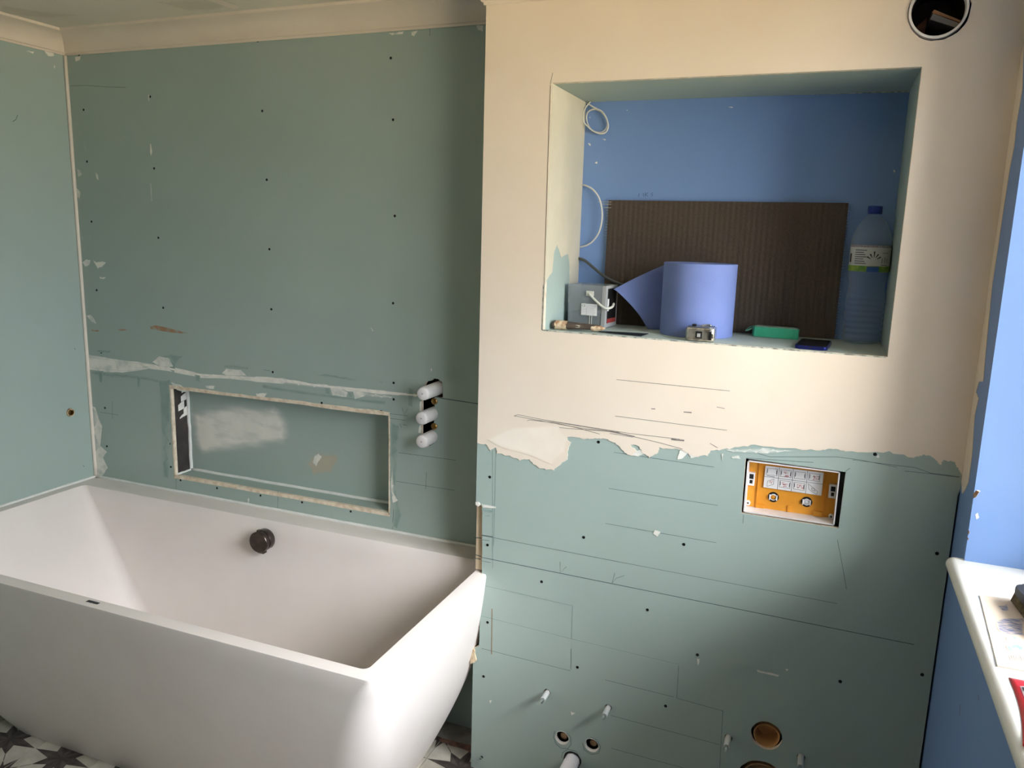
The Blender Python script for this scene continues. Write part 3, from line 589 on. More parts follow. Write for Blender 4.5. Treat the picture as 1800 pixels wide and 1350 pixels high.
for k in range(len(rings)-1):
    for i in range(n): b.faces.new((rings[k][i], rings[k][(i+1) % n], rings[k+1][(i+1) % n], rings[k+1][i]))
b.faces.new(rings[0][::-1]); b.faces.new(rings[-1]); bmesh.ops.recalc_face_normals(b, faces=b.faces)
shell = obj('tub_shell', b, BATHM, bt, 40)
SMUDGE = smear_mat('grey_scuffs', (150, 144, 140), 60, .45, .6, .5)
# overflow filler knob on the inner back wall
ov = at(455, 953, 1, YB-.145); oy = IY1-.012
kx, kz = ov.x-cx, ov.z-.0045
of = bpy.data.objects.new('overflow_filler', None); link(of, bt); of.location = (kx, oy-cy, kz)
b = bmesh.new(); lathe(b, [(.0, 0), (.034, 0), (.036, .003), (.036, .024), (.034, .026), (.030, .0265), (0, .0265)], n=40, axis='-y'); bmesh.ops.remove_doubles(b, verts=b.verts, dist=1e-5)
obj('overflow_body', b, GUN, of, 35)
b = bmesh.new(); lathe(b, [(0, .0255), (.029, .0255), (.029, .030), (.0355, .030), (.036, .031), (.036, .043), (.0345, .045), (0, .0455)], n=40, axis='-y'); bmesh.ops.remove_doubles(b, verts=b.verts, dist=1e-5)
obj('overflow_knob', b, GUN, of, 35)
obj('knob_tab', bevel(boxm(-.006, .006, -.043, -.031, .034, .042), .001), GUN, of)
obj('spout_lip', bevel(boxm(-.012, .012, -.034, -.016, -.043, -.034), .001), GUN, of)
# small printed maker's mark on the front rim
mk = bpy.data.objects.new('rim_mark', None); link(mk, bt)
p_ = at(152, 1057, 2, ZB); p2 = at(173, 1062, 2, ZB); mk.location = (p_.x-cx, p_.y-cy+.004, ZB-.0045+.0004)
b = bmesh.new(); Lm = p2.x-p_.x
for k in range(9):
    x0 = Lm*k/9; box(b, x0, x0+Lm/9*.78, -.006 if k % 3 else -.007, .004, 0, .0003)
obj('mark_print', b, INK, mk)
# silicone beads
b0 = bead('sealant_bead', (BX0-cx, BY1-cy+.001, ZB-.002), (XW-.001-cx, BY1-cy+.001, ZB-.002), .0055, bt, SEAL, .0005, 24)
b1 = bead('sealant_bead', (BX0-cx-.001, BY0-cy+.1, ZB-.002), (BX0-cx-.001, BY1-cy, ZB-.002), .0055, bt, SEAL, .0005, 24)

# ================================================================== SHOWER VALVE STUBS
sv = thing('shower_valve', 'concealed shower valve with three white sleeves poking from the green wall', 'shower valve', (-1.115, YB+.09, .98))
vx, vy, vz = sv.location
for (x, z, L) in ((-1.103, 1.138, .090), (-1.116, 1.057, .072), (-1.116, .983, .070)):
    b = bmesh.new(); lathe(b, [(.0, L+.05), (.0015, L+.05), (.0015, L+.0495), (.0165, L+.05), (.0195, L+.047), (.0205, L+.042), (.0212, 0)], (x-vx, YB+.05-vy, z-vz), '-y', 28)
    s_ = obj('valve_sleeve', b, PIPEW, sv, 50)
    b = bmesh.new(); cyl(b, (x-vx, YB+.05-L-.0495-vy, z-vz), (x-vx, YB+.05-L-.0506-vy, z-vz), .0016, 8); obj('sleeve_dimple', b, mat('dimple', (96, 92, 92), .8), s_)
for (x, z) in ((-1.108, 1.098), (-1.108, 1.018)):
    b = bmesh.new(); lathe(b, [(0, .055), (.004, .055), (.005, .052), (.008, .054), (.0105, .052), (.011, 0)], (x-vx, YB+.05-vy, z-vz), '-y', 20); obj('brass_stub', b, BRASS, sv, 40)
obj('valve_body', bevel(boxm(-.02, .03, -.04, .02, -.08, .18), .008), mat('valve_casting', (70, 58, 46), .5, metal=.8), sv)
# pipe stub on the left wall
pf = thing('pipe_fitting', 'brass pipe fitting in a small hole in the left green wall', 'pipe fitting', (XL-.026, lhole[0], lhole[1]))
b = bmesh.new(); lathe(b, [(.0055, .026), (.0055, .030), (.0075, .034), (.0105, .034), (.0105, 0)], (0, 0, 0), 'x', 20); obj('pipe_socket', b, BRASS, pf, 40)
b = bmesh.new(); lathe(b, [(0, .022), (.0057, .022), (.0057, .02), (0, .02)], (0, 0, 0), 'x', 16); obj('socket_plug', b, mat('fitting_plug', (150, 128, 92), .5, (90, 70, 44), 90), pf)
b = bmesh.new(); lathe(b, [(.0105, .022), (.0148, .025), (.0150, .0315), (.0135, .032), (.0106, .030)], (0, 0, 0), 'x', 20); obj('plaster_collar', b, mat('stained_plaster', (226, 206, 172), .9, (160, 130, 92), 120, 4, .4, .6), pf)

# ================================================================== FLUSH PLATE BOX
fb = thing('flush_box', 'orange and white flush plate box recessed in the wall', 'flush box', ((FL0+FL1)/2, YW+.06, FZ0))
fx, fy, fz = fb.location
X0, X1, Z0, Z1 = FL0+.004, FL1-.010, FZ0+.001, FZ1-.002; D = .052
def fl(b_): return b_
b = bmesh.new(); tk = .0028
box(b, X0-fx, X1-fx, YW+.001-fy, YW+D-fy, Z0-fz, Z0+tk-fz); box(b, X0-fx, X1-fx, YW+.001-fy, YW+D-fy, Z1-tk-fz, Z1-fz)
box(b, X0-fx, X0+tk-fx, YW+.001-fy, YW+D-fy, Z0-fz, Z1-fz); box(b, X1-tk-fx, X1-fx, YW+.001-fy, YW+D-fy, Z0-fz, Z1-fz)
obj('box_frame', b, PIPEW, fb)
yo = YW+D-.006
pn = bpy.data.objects.new('orange_panel', None)
b = bmesh.new(); box(b, X0+.003-fx, X1-.003-fx, yo-fy, yo+.004-fy, Z0+.003-fz, Z1-.003-fz)
for xx in (X0+.026, X1-.028): box(b, xx-fx, xx+.002-fx, yo-.004-fy, yo-fy, Z0+.003-fz, Z1-.003-fz)
box(b, X0+.028-fx, X0+.046-fx, yo-.004-fy, yo-fy, Z0+.003-fz, Z0+.012-fz); box(b, X1-.050-fx, X1-.030-fx, yo-.004-fy, yo-fy, Z0+.003-fz, Z0+.016-fz); box(b, (X0+X1)/2-.004-fx, (X0+X1)/2+.003-fx, yo-.003-fy, yo-fy, Z0+.003-fz, Z0+.02-fz)
op = obj('orange_panel', b, ORANGE, fb)
ul = lambda u, v: (lambda q_: (q_.x, q_.z))(at(u, v, 1, yo))
for (u, v, m_) in ((1359.5, 873.5, ORANGE), (1418, 882, CHROME)):
    x, z = ul(u, v); b = bmesh.new(); cyl(b, (x-fx, yo-.0005-fy, z-fz), (x-fx, yo-.0012-fy, z-fz), .0132, 24); hl = obj('push_rod', b, BLACKP, fb)
    b = bmesh.new(); lathe(b, [(.0062, .004), (.0082, .004), (.0088, 0)], (x-fx, yo-fy, z-fz), '-y', 20); obj('rod_sleeve', b, PIPEW, hl, 40)
    b = bmesh.new(); lathe(b, [(0, .0035), (.003, .0035), (.0062, .002), (.0062, 0)], (x-fx, yo-fy, z-fz), '-y', 16); obj('rod_tip', b, mat('rod_'+m_.name, (226, 150, 40) if m_ is ORANGE else (210, 212, 216), .4), hl, 40)
    for sx in (-1, 1):
        obj('rod_clip', boxm(x+sx*.0085-.0014-fx, x+sx*.0085+.0014-fx, yo-.006-fy, yo-fy, z-.007-fz, z+.006-fz), PIPEW, hl)
# instruction sticker: a grid of eight line drawings
c00, c10, c11, c01 = ul(1346, 817.5), ul(1448, 830), ul(1444, 870.5), ul(1342, 855.5)
def sq(s, t): # s 0..1 across, t 0..1 down
    a = Vector(c00).lerp(Vector(c10), s); c = Vector(c01).lerp(Vector(c11), s); q_ = a.lerp(c, t); return (q_.x, q_.y)
def sticker_quad(b, s0, s1, t0, t1, off):
    v = [b.verts.new((sq(s, t)[0]-fx, yo-off-fy, sq(s, t)[1]-fz)) for s, t in ((s0, t0), (s0, t1), (s1, t1), (s1, t0))]; b.faces.new(v)
def sticker_line(b, pts, w_, off):
    q_ = [Vector(sq(*p_)) for p_ in pts]
    for i in range(len(q_)-1):
        d = (q_[i+1]-q_[i]).normalized(); nn_ = Vector((-d.y, d.x))*w_/2
        b.faces.new([b.verts.new((p_.x-fx, yo-off-fy, p_.y-fz)) for p_ in (q_[i]+nn_, q_[i]-nn_, q_[i+1]-nn_, q_[i+1]+nn_)])
b = bmesh.new(); sticker_quad(b, 0, 1, 0, 1, .0045); stk = obj('instruction_sticker', b, PAPER, fb)
b = bmesh.new()
for s in (.245, .485, .73): sticker_line(b, [(s, 0), (s, 1)], .0012, .0048)
sticker_line(b, [(0, .5), (1, .5)], .0012, .0048)
obj('sticker_grid', b, GREYINK, stk)
b = bmesh.new(); br = bmesh.new()
for k in range(4):
    for j in range(2):
        s0, t0 = .03+k*.243, .10+j*.48; s1, t1 = s0+.185, t0+.30
        if (k, j) in ((0, 1), (3, 1)):
            pp = [(s0+.03, t0+.12), (s0+.14, t0-.02), (s0+.14, t0+.22), (s0+.03, t0+.36), (s0+.03, t0+.12)] if k == 0 else [(s0, t0-.02), (s0+.02, t0+.22), (s0+.16, t0+.40), (s0+.17, t0+.26), (s0, t0-.02)]
            sticker_line(b, pp, .0006, .0049)
            if k == 3: sticker_line(b, [(s0+.06, t0+.16), (s0+.10, t0+.14), (s0+.13, t0+.26), (s0+.08, t0+.24), (s0+.06, t0+.16)], .0006, .0049)
            else: sticker_line(br, [(s0+.06, t0+.18), (s0+.08, t0+.08), (s0+.10, t0+.2), (s0+.12, t0+.06)], .0008, .0049)
        else:
            sticker_line(b, [(s0, t0), (s1, t0), (s1, t1), (s0, t1), (s0, t0)], .0006, .0049)
            sticker_line(b, [(s0+.015, t0+.04), (s0+.015, t0+.22)], .0012, .0049); sticker_line(b, [(s1-.012, t0+.06), (s1-.012, t0+.24)], .0012, .0049)
            if (k, j) in ((1, 0), (3, 0), (1, 1), (2, 1)):
                for q_ in range(7):
                    u0 = s0+.05+random.random()*.1; v0 = t0+.04+random.random()*.2
                    sticker_line(br, [(u0, v0), (u0+random.uniform(-.03, .03), v0+.07), (u0+.03, v0+.02)], .0007, .0049)
sticker_line(b, [(.04, .45), (.18, .46)], .0010, .0049)
obj('sticker_drawings', b, INK, stk)['kind'] = 'stuff'; obj('sticker_drawings', br, REDINK, stk)['kind'] = 'stuff'
for u, v, s in ((1321, 840, 1), (1463.5, 862, -1)):
    x, z = ul(u, v); b = bmesh.new(); box(b, x-.0085-fx, x+.0085-fx, yo-.012-fy, yo-fy, z-.017-fz, z+.017-fz); bevel(b, .0015)
    cl = obj('side_clip', b, PIPEW, fb)
    b = bmesh.new(); box(b, x-.0045-fx, x+.0055-fx, yo-.0126-fy, yo-.0119-fy, z+.001-fz, z+.0135-fz); box(b, x-.003-fx, x+.004-fx, yo-.0126-fy, yo-.0119-fy, z-.011-fz, z-.002-fz); obj('clip_slot', b, BLACKP, cl)
for u, v in ((1315, 883), (1461, 907)):
    x, z = ul(u, v); b = bmesh.new(); cyl(b, (x-fx, yo-fy, z-fz), (x-fx, yo-.006-fy, z-fz), .0062, 18); bo = obj('corner_boss', b, PIPEW, fb)
    b = bmesh.new(); cyl(b, (x-fx, yo-.006-fy, z-fz), (x-fx, yo-.0066-fy, z-fz), .0024, 10); obj('boss_screw', b, GUN, bo)
obj('box_surround', boxm(X1+.0002-fx, FL1+.004-fx, YW+.02-fy, YW+.055-fy, Z0-fz, Z1-fz), BLACKP, fb)

# ================================================================== BOLTS, PIPES, VENT
names = ['white fixing bolt nearest the bath, above the two small holes', 'white fixing bolt above right of the white waste pipe', 'white fixing bolt just left of the tan flush pipe hole', 'white fixing bolt right of the tan pipes, at the picture bottom']
for (x, z), lb in zip(bolts, names):
    t = thing('fixing_bolt', lb, 'bolt', (x, YW+.10, z), 0, 'wall frame fixing bolts')
    b = bmesh.new(); lathe(b, [(.0062, .10+.040), (.0076, .10+.040), (.0078, 0)], (0, 0, -.001), '-y', 18); obj('bolt_sleeve', b, mat('sleeve_white', (214, 216, 216), .5), t, 40)
    b = bmesh.new(); lathe(b, [(0, .10+.058), (.0025, .10+.058), (.0066, .10+.050), (.0066, .10+.0402), (.006, 0)], (0, 0, -.001), '-y', 6); obj('threaded_rod', b, CHROME, t)
for (x, z), lb in ((va, 'capped brown pipe end in the left of two small white-edged holes'), (vb_, 'capped brown pipe end in the right of two small white-edged holes')):
    t = thing('capped_pipe', lb, 'pipe', (x, YW+.07, z), 0, 'capped supply pipes')
    px_ = .002
    b = bmesh.new(); lathe(b, [(.0082, .060), (.0095, .061), (.0108, .057), (.0112, 0)], (px_, 0, .001), '-y', 20); obj('pipe_wall', b, mat('pipe_brown', (150, 120, 90), .5, (110, 84, 60), 60), t, 40)
    b = bmesh.new(); cyl(b, (px_, -.0585, .001), (px_, -.052, .001), .0084, 18); obj('pipe_cap', b, mat('pipe_cap_tan', (172, 138, 100), .6, (140, 108, 76), 60), t)
    b = bmesh.new(); lathe(b, [(.0212, .0698), (.0205, .0709), (.0188, .0640), (.0190, .059), (.0212, .0600)], (0, 0, 0), '-y', 26); obj('plaster_rim', b, PLAST, t, 40)
ribbons('pencil_marks', [[(975, 1285), (973, 1296), (978, 1308), (986, 1315), (998, 1316), (1004, 1308), (1003, 1296), (996, 1288)], [(1024, 1306), (1027, 1318), (1040, 1326), (1052, 1324), (1056, 1313), (1048, 1300), (1038, 1296)], [(987, 1332), (989, 1323), (998, 1317), (1012, 1320), (1019, 1331), (1019, 1345), (1016, 1352)]], pt, on_part(.0004), PENCIL, wp, .0015)
t = thing('waste_pipe', 'white plastic waste pipe stub below the two small holes', 'pipe', (wst[0], YW+.10, wst[1]))
b = bmesh.new(); lathe(b, [(.0185, .08), (.0185, .235), (.0215, .235), (.0218, .232), (.0218, 0)], (0, 0, -.002), '-y', 32); obj('pipe_wall', b, mat('waste_white', (238, 234, 238), .35), t, 40)
b = bmesh.new(); lathe(b, [(.0262, .086), (.0242, .101), (.0225, .0999), (.0240, .086)], (0, 0, 0), '-y', 28, 0, True); obj('rubber_collar', b, BLACKP, t)
t = thing('flush_pipe', 'tan flush pipe socket in the upper round hole', 'pipe', (flu[0], YW+.09, flu[1]))
b = bmesh.new(); lathe(b, [(0, .035), (.026, .035), (.030, .045), (.0305, .081), (.0325, .0815), (.033, .080), (.034, .07), (.036, 0)], (0, 0, -.006), '-y', 36); obj('pipe_socket', b, BROWNP, t, 40)
t = thing('soil_pipe', 'tan soil pipe in the large hole cut off by the picture bottom', 'pipe', (soi[0], YW+.09, soi[1]))
b = bmesh.new(); lathe(b, [(0, .02), (.048, .02), (.050, .081), (.0535, .081), (.0540, .078), (.0545, 0)], (0, 0, -.006), '-y', 40); obj('pipe_socket', b, mat('soil_tan', (190, 156, 118), .5, (170, 136, 98), 20), t, 40)
t = thing('anchor_screw', 'bright loose screw low at the left edge of the boxed wall', 'screw', (pz(846, 1332)[0], YW+.02, pz(846, 1332)[1]))
b = bmesh.new(); lathe(b, [(0, .026), (.003, .026), (.0042, .0225), (.002, .0205), (.002, 0)], (0, 0, 0), '-y', 12); obj('screw_body', b, CHROME, t)
b = bmesh.new(); cyl(b, (.002, -.0204, .003), (.002, -.0210, .003), .0045, 10); obj('screw_hole', b, BLACKP, t)
t = thing('vent_duct', 'white round extractor duct in the cream wall above the recess', 'vent duct', (vent[0], YW+.12, vent[1]))
b = bmesh.new(); lathe(b, [(.0515, 0), (.0515, .126), (.0525, .127), (.0562, .127), (.0568, .124), (.057, 0)], (0, 0, 0), '-y', 56, 0, True); obj('duct_ring', b, PIPEW, t, 40)
b = bmesh.new(); lathe(b, [(0, .0), (.0513, .0), (.0513, .105), (.0503, .105), (.0503, .002), (0, .002)], (0, 0, 0), '-y', 40); obj('duct_lining', b, mat('duct_dark', (46, 34, 28), .8, (24, 18, 16), 40), t, 40)  # near-black brown colour over the inside of the duct
b = bmesh.new(); prism(b, [(-.012, -.012), (.046, -.034), (.047, -.024), (-.008, .000)], -.098, -.02, 0, lambda x, y, z: (x, z, y)); obj('duct_flap', b, mat('duct_metal', (120, 118, 114), .5, metal=.2), t)
b = bmesh.new(); prism(b, [(-.010, .002), (.047, -.021), (.0475, -.017), (-.006, .008)], -.095, -.02, 0, lambda x, y, z: (x, z, y)); obj('flap_edge', b, mat('duct_wood', (150, 108, 78), .7), t)
b = bmesh.new(); prism(b, [(-.04, -.02), (-.014, .004), (-.016, -.03), (-.034, -.036)], -.05, -.01, 0, lambda x, y, z: (x, z, y)); obj('duct_rubble', b, mat('rubble', (110, 74, 56), .9, (70, 46, 36), 60), t)

# ================================================================== THINGS IN THE BIG RECESS
F = M0
# tile backer sheet leaning on the back
sx0, sx1, sh = -.612, .026, .355
t = thing('backer_sheet', 'dark brown ribbed backer sheet leaning against the blue recess back', 'backer sheet', ((sx0+sx1)/2, YN-.012, F))
sw = (sx1-sx0)/2
SHEET = mat('brown_sheet', (84, 72, 62), .85, (72, 62, 54), 300, 2, .3, .7, stretch=(1, 1, .5), bump=.4, bscale=260)
b = bmesh.new(); nr = 90
tp = [];
for i in range(nr+1):
    x = -sw+2*sw*i/nr; yy = -.0008 if i % 2 else 0
    tp.append((b.verts.new((x, -.004+yy, .001)), b.verts.new((x, .001+yy, sh)), b.verts.new((x, .0115, sh)), b.verts.new((x, .0065, .001))))
for i in range(nr):
    for k in range(4): b.faces.new((tp[i][k], tp[i+1][k], tp[i+1][(k+1) % 4], tp[i][(k+1) % 4]))
b.faces.new(tp[0]); b.faces.new(tp[-1][::-1]); bmesh.ops.recalc_face_normals(b, faces=b.faces)
obj('sheet_board', b, SHEET, t)
b = bmesh.new()
for k in range(46):
    z = .004+k*(sh-.01)/45; L = random.uniform(.001, .006)
    yy = -.004+.005*z/sh
    box(b, sw, sw+L, yy+.001, yy+.0018, z, z+.0011)
for k in range(16):
    z = sh-.005-k*.008; L = random.uniform(.001, .008); yy = -.004+.005*z/sh
    box(b, -sw-L, -sw, yy+.001, yy+.0018, z, z+.0011)
o = obj('mesh_fringe', b, mat('fibre_white', (206, 206, 204), .8), t); o['kind'] = 'stuff'
b = bmesh.new()
for z, L in ((sh-.006, .03), (sh-.012, .02), (sh-.022, .012)): box(b, -sw-L, -sw+.01, -.0052, -.0046, z, z+.0010)
o = obj('loose_threads', b, mat('fibre_white', (206, 206, 204), .8), t); o['kind'] = 'stuff'
# blue paper roll
rx, ry, rr, rh = -.322, 2.156, .0955, .190
t = thing('paper_roll', 'blue paper roll standing with its loose end pulled out', 'paper roll', (rx, ry, F))
BLUEP = mat('blue_paper', (122, 140, 200), .85, (117, 135, 195), 12, 3, bump=.25, bscale=400)
b = bmesh.new(); lathe(b, [(.028, 0), (rr-.001, 0), (rr, .001), (rr, rh-.001), (rr-.001, rh), (.028, rh)], n=64, close=True); obj('roll_body', b, BLUEP, t, 40)
b = bmesh.new(); lathe(b, [(.025, .0005), (.0278, .0005), (.0278, rh-.001), (.025, rh-.001)], n=32, close=True); obj('roll_core', b, mat('cardboard', (176, 150, 118), .9), t, 40)
b = bmesh.new(); G = []; NU, NV = 24, 14
for i in range(NU+1):
    u = i/NU
    # path in plan: leaves the roll's left side, swings left and slightly forward
    a = math.radians(150)
    if u < .2:
        a2 = math.radians(112+ (150-112)*(u/.2)); x, y = (rr+.0008)*math.cos(a2), (rr+.0008)*math.sin(a2)
        y = (rr+.0008)*math.sin(a2)
    else:
        s = (u-.2)/.8; x0, y0 = (rr+.0008)*math.cos(a), (rr+.0008)*math.sin(a)
        x = x0-.150*s; y = y0-.062*s+.03*s*s
    zt = rh-.0005 if u < .2 else rh-.0005-.082*((u-.2)/.8)**1.1
    zb = .001 if u < .52 else .001+.108*((u-.52)/.48)**.72
    zb = min(zb, zt-.0006)
    G.append([b.verts.new((x+.004*math.sin(3*u+v_*2), y-.01*max(0, u-.4)*(1-v_), zb+(zt-zb)*v_)) for v_ in [j/NV for j in range(NV+1)]])
for i in range(NU):
    for j in range(NV): b.faces.new((G[i][j], G[i+1][j], G[i+1][j+1], G[i][j+1]))
o = obj('loose_sheet', b, BLUEP, t, True); sm_ = o.modifiers.new('thick', 'SOLIDIFY'); sm_.thickness = .0006
# clear plastic tub with label and handle
p0, p1 = at(999, 571, 2, F), at(1061, 577, 2, F)
tw_ = .108; ang = math.radians(-6)
t = thing('plastic_tub', 'clear grey plastic tub with label and pale handle', 'tub', (-.622, 2.185, F), ang)
def clear(name, tint, alpha, rough=.12):
    m_ = bpy.data.materials.new(name); m_.use_nodes = True; n_ = m_.node_tree; n_.nodes.clear()
    o__ = n_.nodes.new('ShaderNodeOutputMaterial'); mx_ = n_.nodes.new('ShaderNodeMixShader'); tr_ = n_.nodes.new('ShaderNodeBsdfTransparent'); pb = n_.nodes.new('ShaderNodeBsdfPrincipled'); lw = n_.nodes.new('ShaderNodeLayerWeight')
    tx = n_.nodes.new('ShaderNodeTexNoise'); tx.inputs['Scale'].default_value = 30
    tr_.inputs[0].default_value = (.93, .95, .97, 1); pb.inputs['Base Color'].default_value = lin(tint); pb.inputs['Roughness'].default_value = rough; pb.inputs['Specular IOR Level'].default_value = .7
    lw.inputs[0].default_value = .35
    ma = n_.nodes.new('ShaderNodeMath'); ma.operation = 'MULTIPLY_ADD'; ma.inputs[1].default_value = .45; ma.inputs[2].default_value = alpha; ma.use_clamp = True
    n_.links.new(lw.outputs['Facing'], ma.inputs[0]); n_.links.new(ma.outputs[0], mx_.inputs[0]); n_.links.new(tr_.outputs[0], mx_.inputs[1]); n_.links.new(pb.outputs[0], mx_.inputs[2]); n_.links.new(mx_.outputs[0], o__.inputs[0])
    return m_
TUB = clear('tub_plastic', (170, 176, 180), .34, .2)
b = bmesh.new(); hw, hd, th = tw_/2, .045, .118
def shellbox(b, hw0, hd0, hw1, hd1, z0, z1, t_):
    o0 = [(-hw0, -hd0), (hw0, -hd0), (hw0, hd0), (-hw0, hd0)]; o1 = [(-hw1, -hd1), (hw1, -hd1), (hw1, hd1), (-hw1, hd1)]
    A_ = [b.verts.new((x, y, z0)) for x, y in o0]; B_ = [b.verts.new((x, y, z1)) for x, y in o1]
    C_ = [b.verts.new((x-math.copysign(t_, x), y-math.copysign(t_, y), z1)) for x, y in o1]; D_ = [b.verts.new((x-math.copysign(t_, x), y-math.copysign(t_, y), z0+t_)) for x, y in o0]
    b.faces.new(A_[::-1]); b.faces.new(D_)
    for P_, Q_ in ((A_, B_), (B_, C_), (C_, D_)):
        for i in range(4): b.faces.new((P_[i], P_[(i+1) % 4], Q_[(i+1) % 4], Q_[i]))
shellbox(b, hw, hd, hw+.003, hd+.002, .0005, th, .0018); tb = obj('tub_body', b, TUB, t)
b = bmesh.new(); box(b, hw-.008, hw+.004, -hd-.002, hd, .002, th); obj('tub_corner_strip', bevel(b, .001), clear('tub_strip', (200, 200, 200), .55, .2), t)
obj('tub_contents', bevel(boxm(-hw+.004, hw-.010, -hd+.004, hd-.004, .003, .042), .004), mat('dark_contents', (52, 56, 60), .6, (34, 36, 40), 60, 5, .35, .65, bump=.6), t)
b = bmesh.new(); box(b, hw+.0041, hw+.0050, -hd+.012, hd-.012, .014, th-.008); obj('tub_side_panel', b, BLACKP, t)
b = bmesh.new(); box(b, hw+.0050, hw+.0056, -hd+.012, hd-.012, .014, .026); obj('tub_side_print', b, mat('red_print', (160, 60, 58), .6), t)
b = bmesh.new(); box(b, -.013, .034, -hd-.0040, -hd-.0030, .034, .066); lb = obj('tub_label', b, PAPER, t)
b = bmesh.new()
for k in range(6): box(b, -.011, .031-random.random()*.006, -hd-.0044, -hd-.0040, .036+k*.0034, .0367+k*.0034)
for k in range(3): box(b, .004, .030, -hd-.0044, -hd-.0040, .0565+k*.003, .0571+k*.003)
box(b, .0025, .0030, -hd-.0044, -hd-.0040, .035, .065)
obj('label_print', b, GREYINK, lb)
ce_ = text_mesh('CE', .009, INK, 'label_ce_mark', lb); ce_.rotation_euler = (math.pi/2, 0, 0); ce_.location = (-.011, -hd-.0046, .0575)
HANDLE = mat('handle_white', (214, 214, 204), .5)
obj('handle_pivot', bevel(boxm(.0, .022, -hd-.0055, -hd-.0015, .088, .102), .001), HANDLE, t)
b = tube([(.008, -hd-.006, .095), (.030, -hd-.007, .077), (.052, -hd-.008, .061), (.066, -hd-.004, .057), (.073, -hd+.012, .061), (.070, -hd+.03, .068)], .0034, 8, 5); obj('tub_handle', b, HANDLE, t, True)
b = bmesh.new(); box(b, hw+.0056, hw+.0064, -.038, -.026, .048, .082); obj('side_label', b, PAPER, t)
b = bmesh.new(); box(b, .012, .0135, -hd-.0030, -hd-.0024, .003, .034); box(b, .018, .0195, -hd-.0030, -hd-.0024, .003, .034); obj('tub_rib', b, HANDLE, t)
# filling knife
k0, k1, k2 = Vector((-.690, 2.045, F)), Vector((-.556, 2.040, F)), Vector((-.440, 2.055, F))
t = thing('filling_knife', 'plaster-caked filling knife at the front of the recess', 'filling knife', (-.69, 2.042, F), math.radians(1))
b = bmesh.new(); seg = [(.0, .010), (.004, .0125), (.035, .0115), (.055, .0105), (.090, .0090), (.118, .0080), (.132, .0065)]
rg = []
for x, r in seg: rg.append([b.verts.new((x, r*1.25*math.cos(a), .0125+r*.95*math.sin(a))) for a in [2*math.pi*i/14 for i in range(14)]])
for i in range(len(rg)-1):
    for k in range(14): b.faces.new((rg[i][k], rg[i][(k+1) % 14], rg[i+1][(k+1) % 14], rg[i+1][k]))
b.faces.new(rg[0][::-1]); b.faces.new(rg[-1]); bmesh.ops.recalc_face_normals(b, faces=b.faces)
hn = obj('knife_handle', b, mat('handle_brown', (98, 84, 72), .6, (74, 64, 56), 40), t, True)
b = bmesh.new(); rg = []
for x, r in ((.010, .0129), (.020, .0129), (.034, .0127), (.042, .0122)):
    rg.append([b.verts.new((x+random.uniform(-.002, .002), r*1.25*math.cos(a), .0125+r*.97*math.sin(a))) for a in [2*math.pi*i/18 for i in range(18)]])
for i in range(3):
    for k in range(18): b.faces.new((rg[i][k], rg[i][(k+1) % 18], rg[i+1][(k+1) % 18], rg[i+1][k]))
CAKE = mat('dried_plaster', (226, 204, 172), .9, (170, 128, 92), 70, 4, .38, .58, bump=.6)
obj('plaster_crust', b, CAKE, hn)
b = bmesh.new(); rg = []
for x, r in ((.110, .0088), (.122, .0086), (.132, .0075), (.146, .0015)):
    rg.append([b.verts.new((x+random.uniform(-.003, .003), r*1.3*math.cos(a), .011+r*.95*math.sin(a))) for a in [2*math.pi*i/14 for i in range(14)]])
for i in range(3):
    for k in range(14): b.faces.new((rg[i][k], rg[i][(k+1) % 14], rg[i+1][(k+1) % 14], rg[i+1][k]))
obj('plaster_crust', b, CAKE, hn)
b = bmesh.new(); v = [b.verts.new((.072+.011*math.cos(a), -.0127+.002*abs(math.cos(a)), .0130+.0035*math.sin(a))) for a in [2*math.pi*i/18 for i in range(18)]]; b.faces.new(v); obj('handle_badge', b, mat('badge', (214, 208, 190), .6), hn)
b = bmesh.new(); prism(b, [(.130, -.006), (.252, -.030), (.258, .026), (.130, .006)], .0022, .0034); obj('knife_blade', b, mat('blade_steel', (62, 64, 70), .42, (46, 48, 54), 30, metal=.6), t)
# tape measure
t = thing('tape_measure', 'chrome tape measure in front of the blue roll', 'tape measure', (-.290, 2.028, F), math.radians(2))
prof = [(-.036, -.016), (-.030, -.026), (.026, -.026), (.036, -.022), (.036, .030), (.020, .036), (-.016, .034), (-.032, .020), (-.038, .0)]
b = bmesh.new(); prism(b, prof, .0012, .0345); bevel(b, .0035, 3); obj('tape_case', b, mat('chrome_case', (226, 222, 212), .2, (150, 146, 136), 60, metal=.85), t, 40)
b = bmesh.new(); prism(b, [(x*.86, y*.86) for x, y in prof], .0345, .0365); bevel(b, .0008); obj('tape_top_plate', b, mat('case_grey', (120, 122, 124), .35, metal=.7), t)
obj('lock_button', bevel(boxm(-.022, -.012, -.010, .006, .0365, .0415), .0015), BLACKP, t)
b = tube([(.0, -.004, .0372), (.012, .0, .040), (.024, .004, .0392)], .003, 8, 4); obj('belt_clip', b, CHROME, t, True)
b = bmesh.new(); box(b, -.010, .006, -.0268, -.0258, .009, .026); lw_ = obj('case_label', b, BLACKP, t)
b = bmesh.new(); box(b, -.006, .002, -.0274, -.0268, .012, .021); obj('label_figure', b, mat('label_grey', (170, 170, 166), .5), lw_)
b = bmesh.new(); box(b, .022, .029, -.0285, -.0258, .006, .027); obj('tape_mouth', b, BLACKP, t)
b = bmesh.new(); box(b, .028, .034, -.0300, -.0275, .010, .022); obj('tape_hook', bevel(b, .0007), CHROME, t)
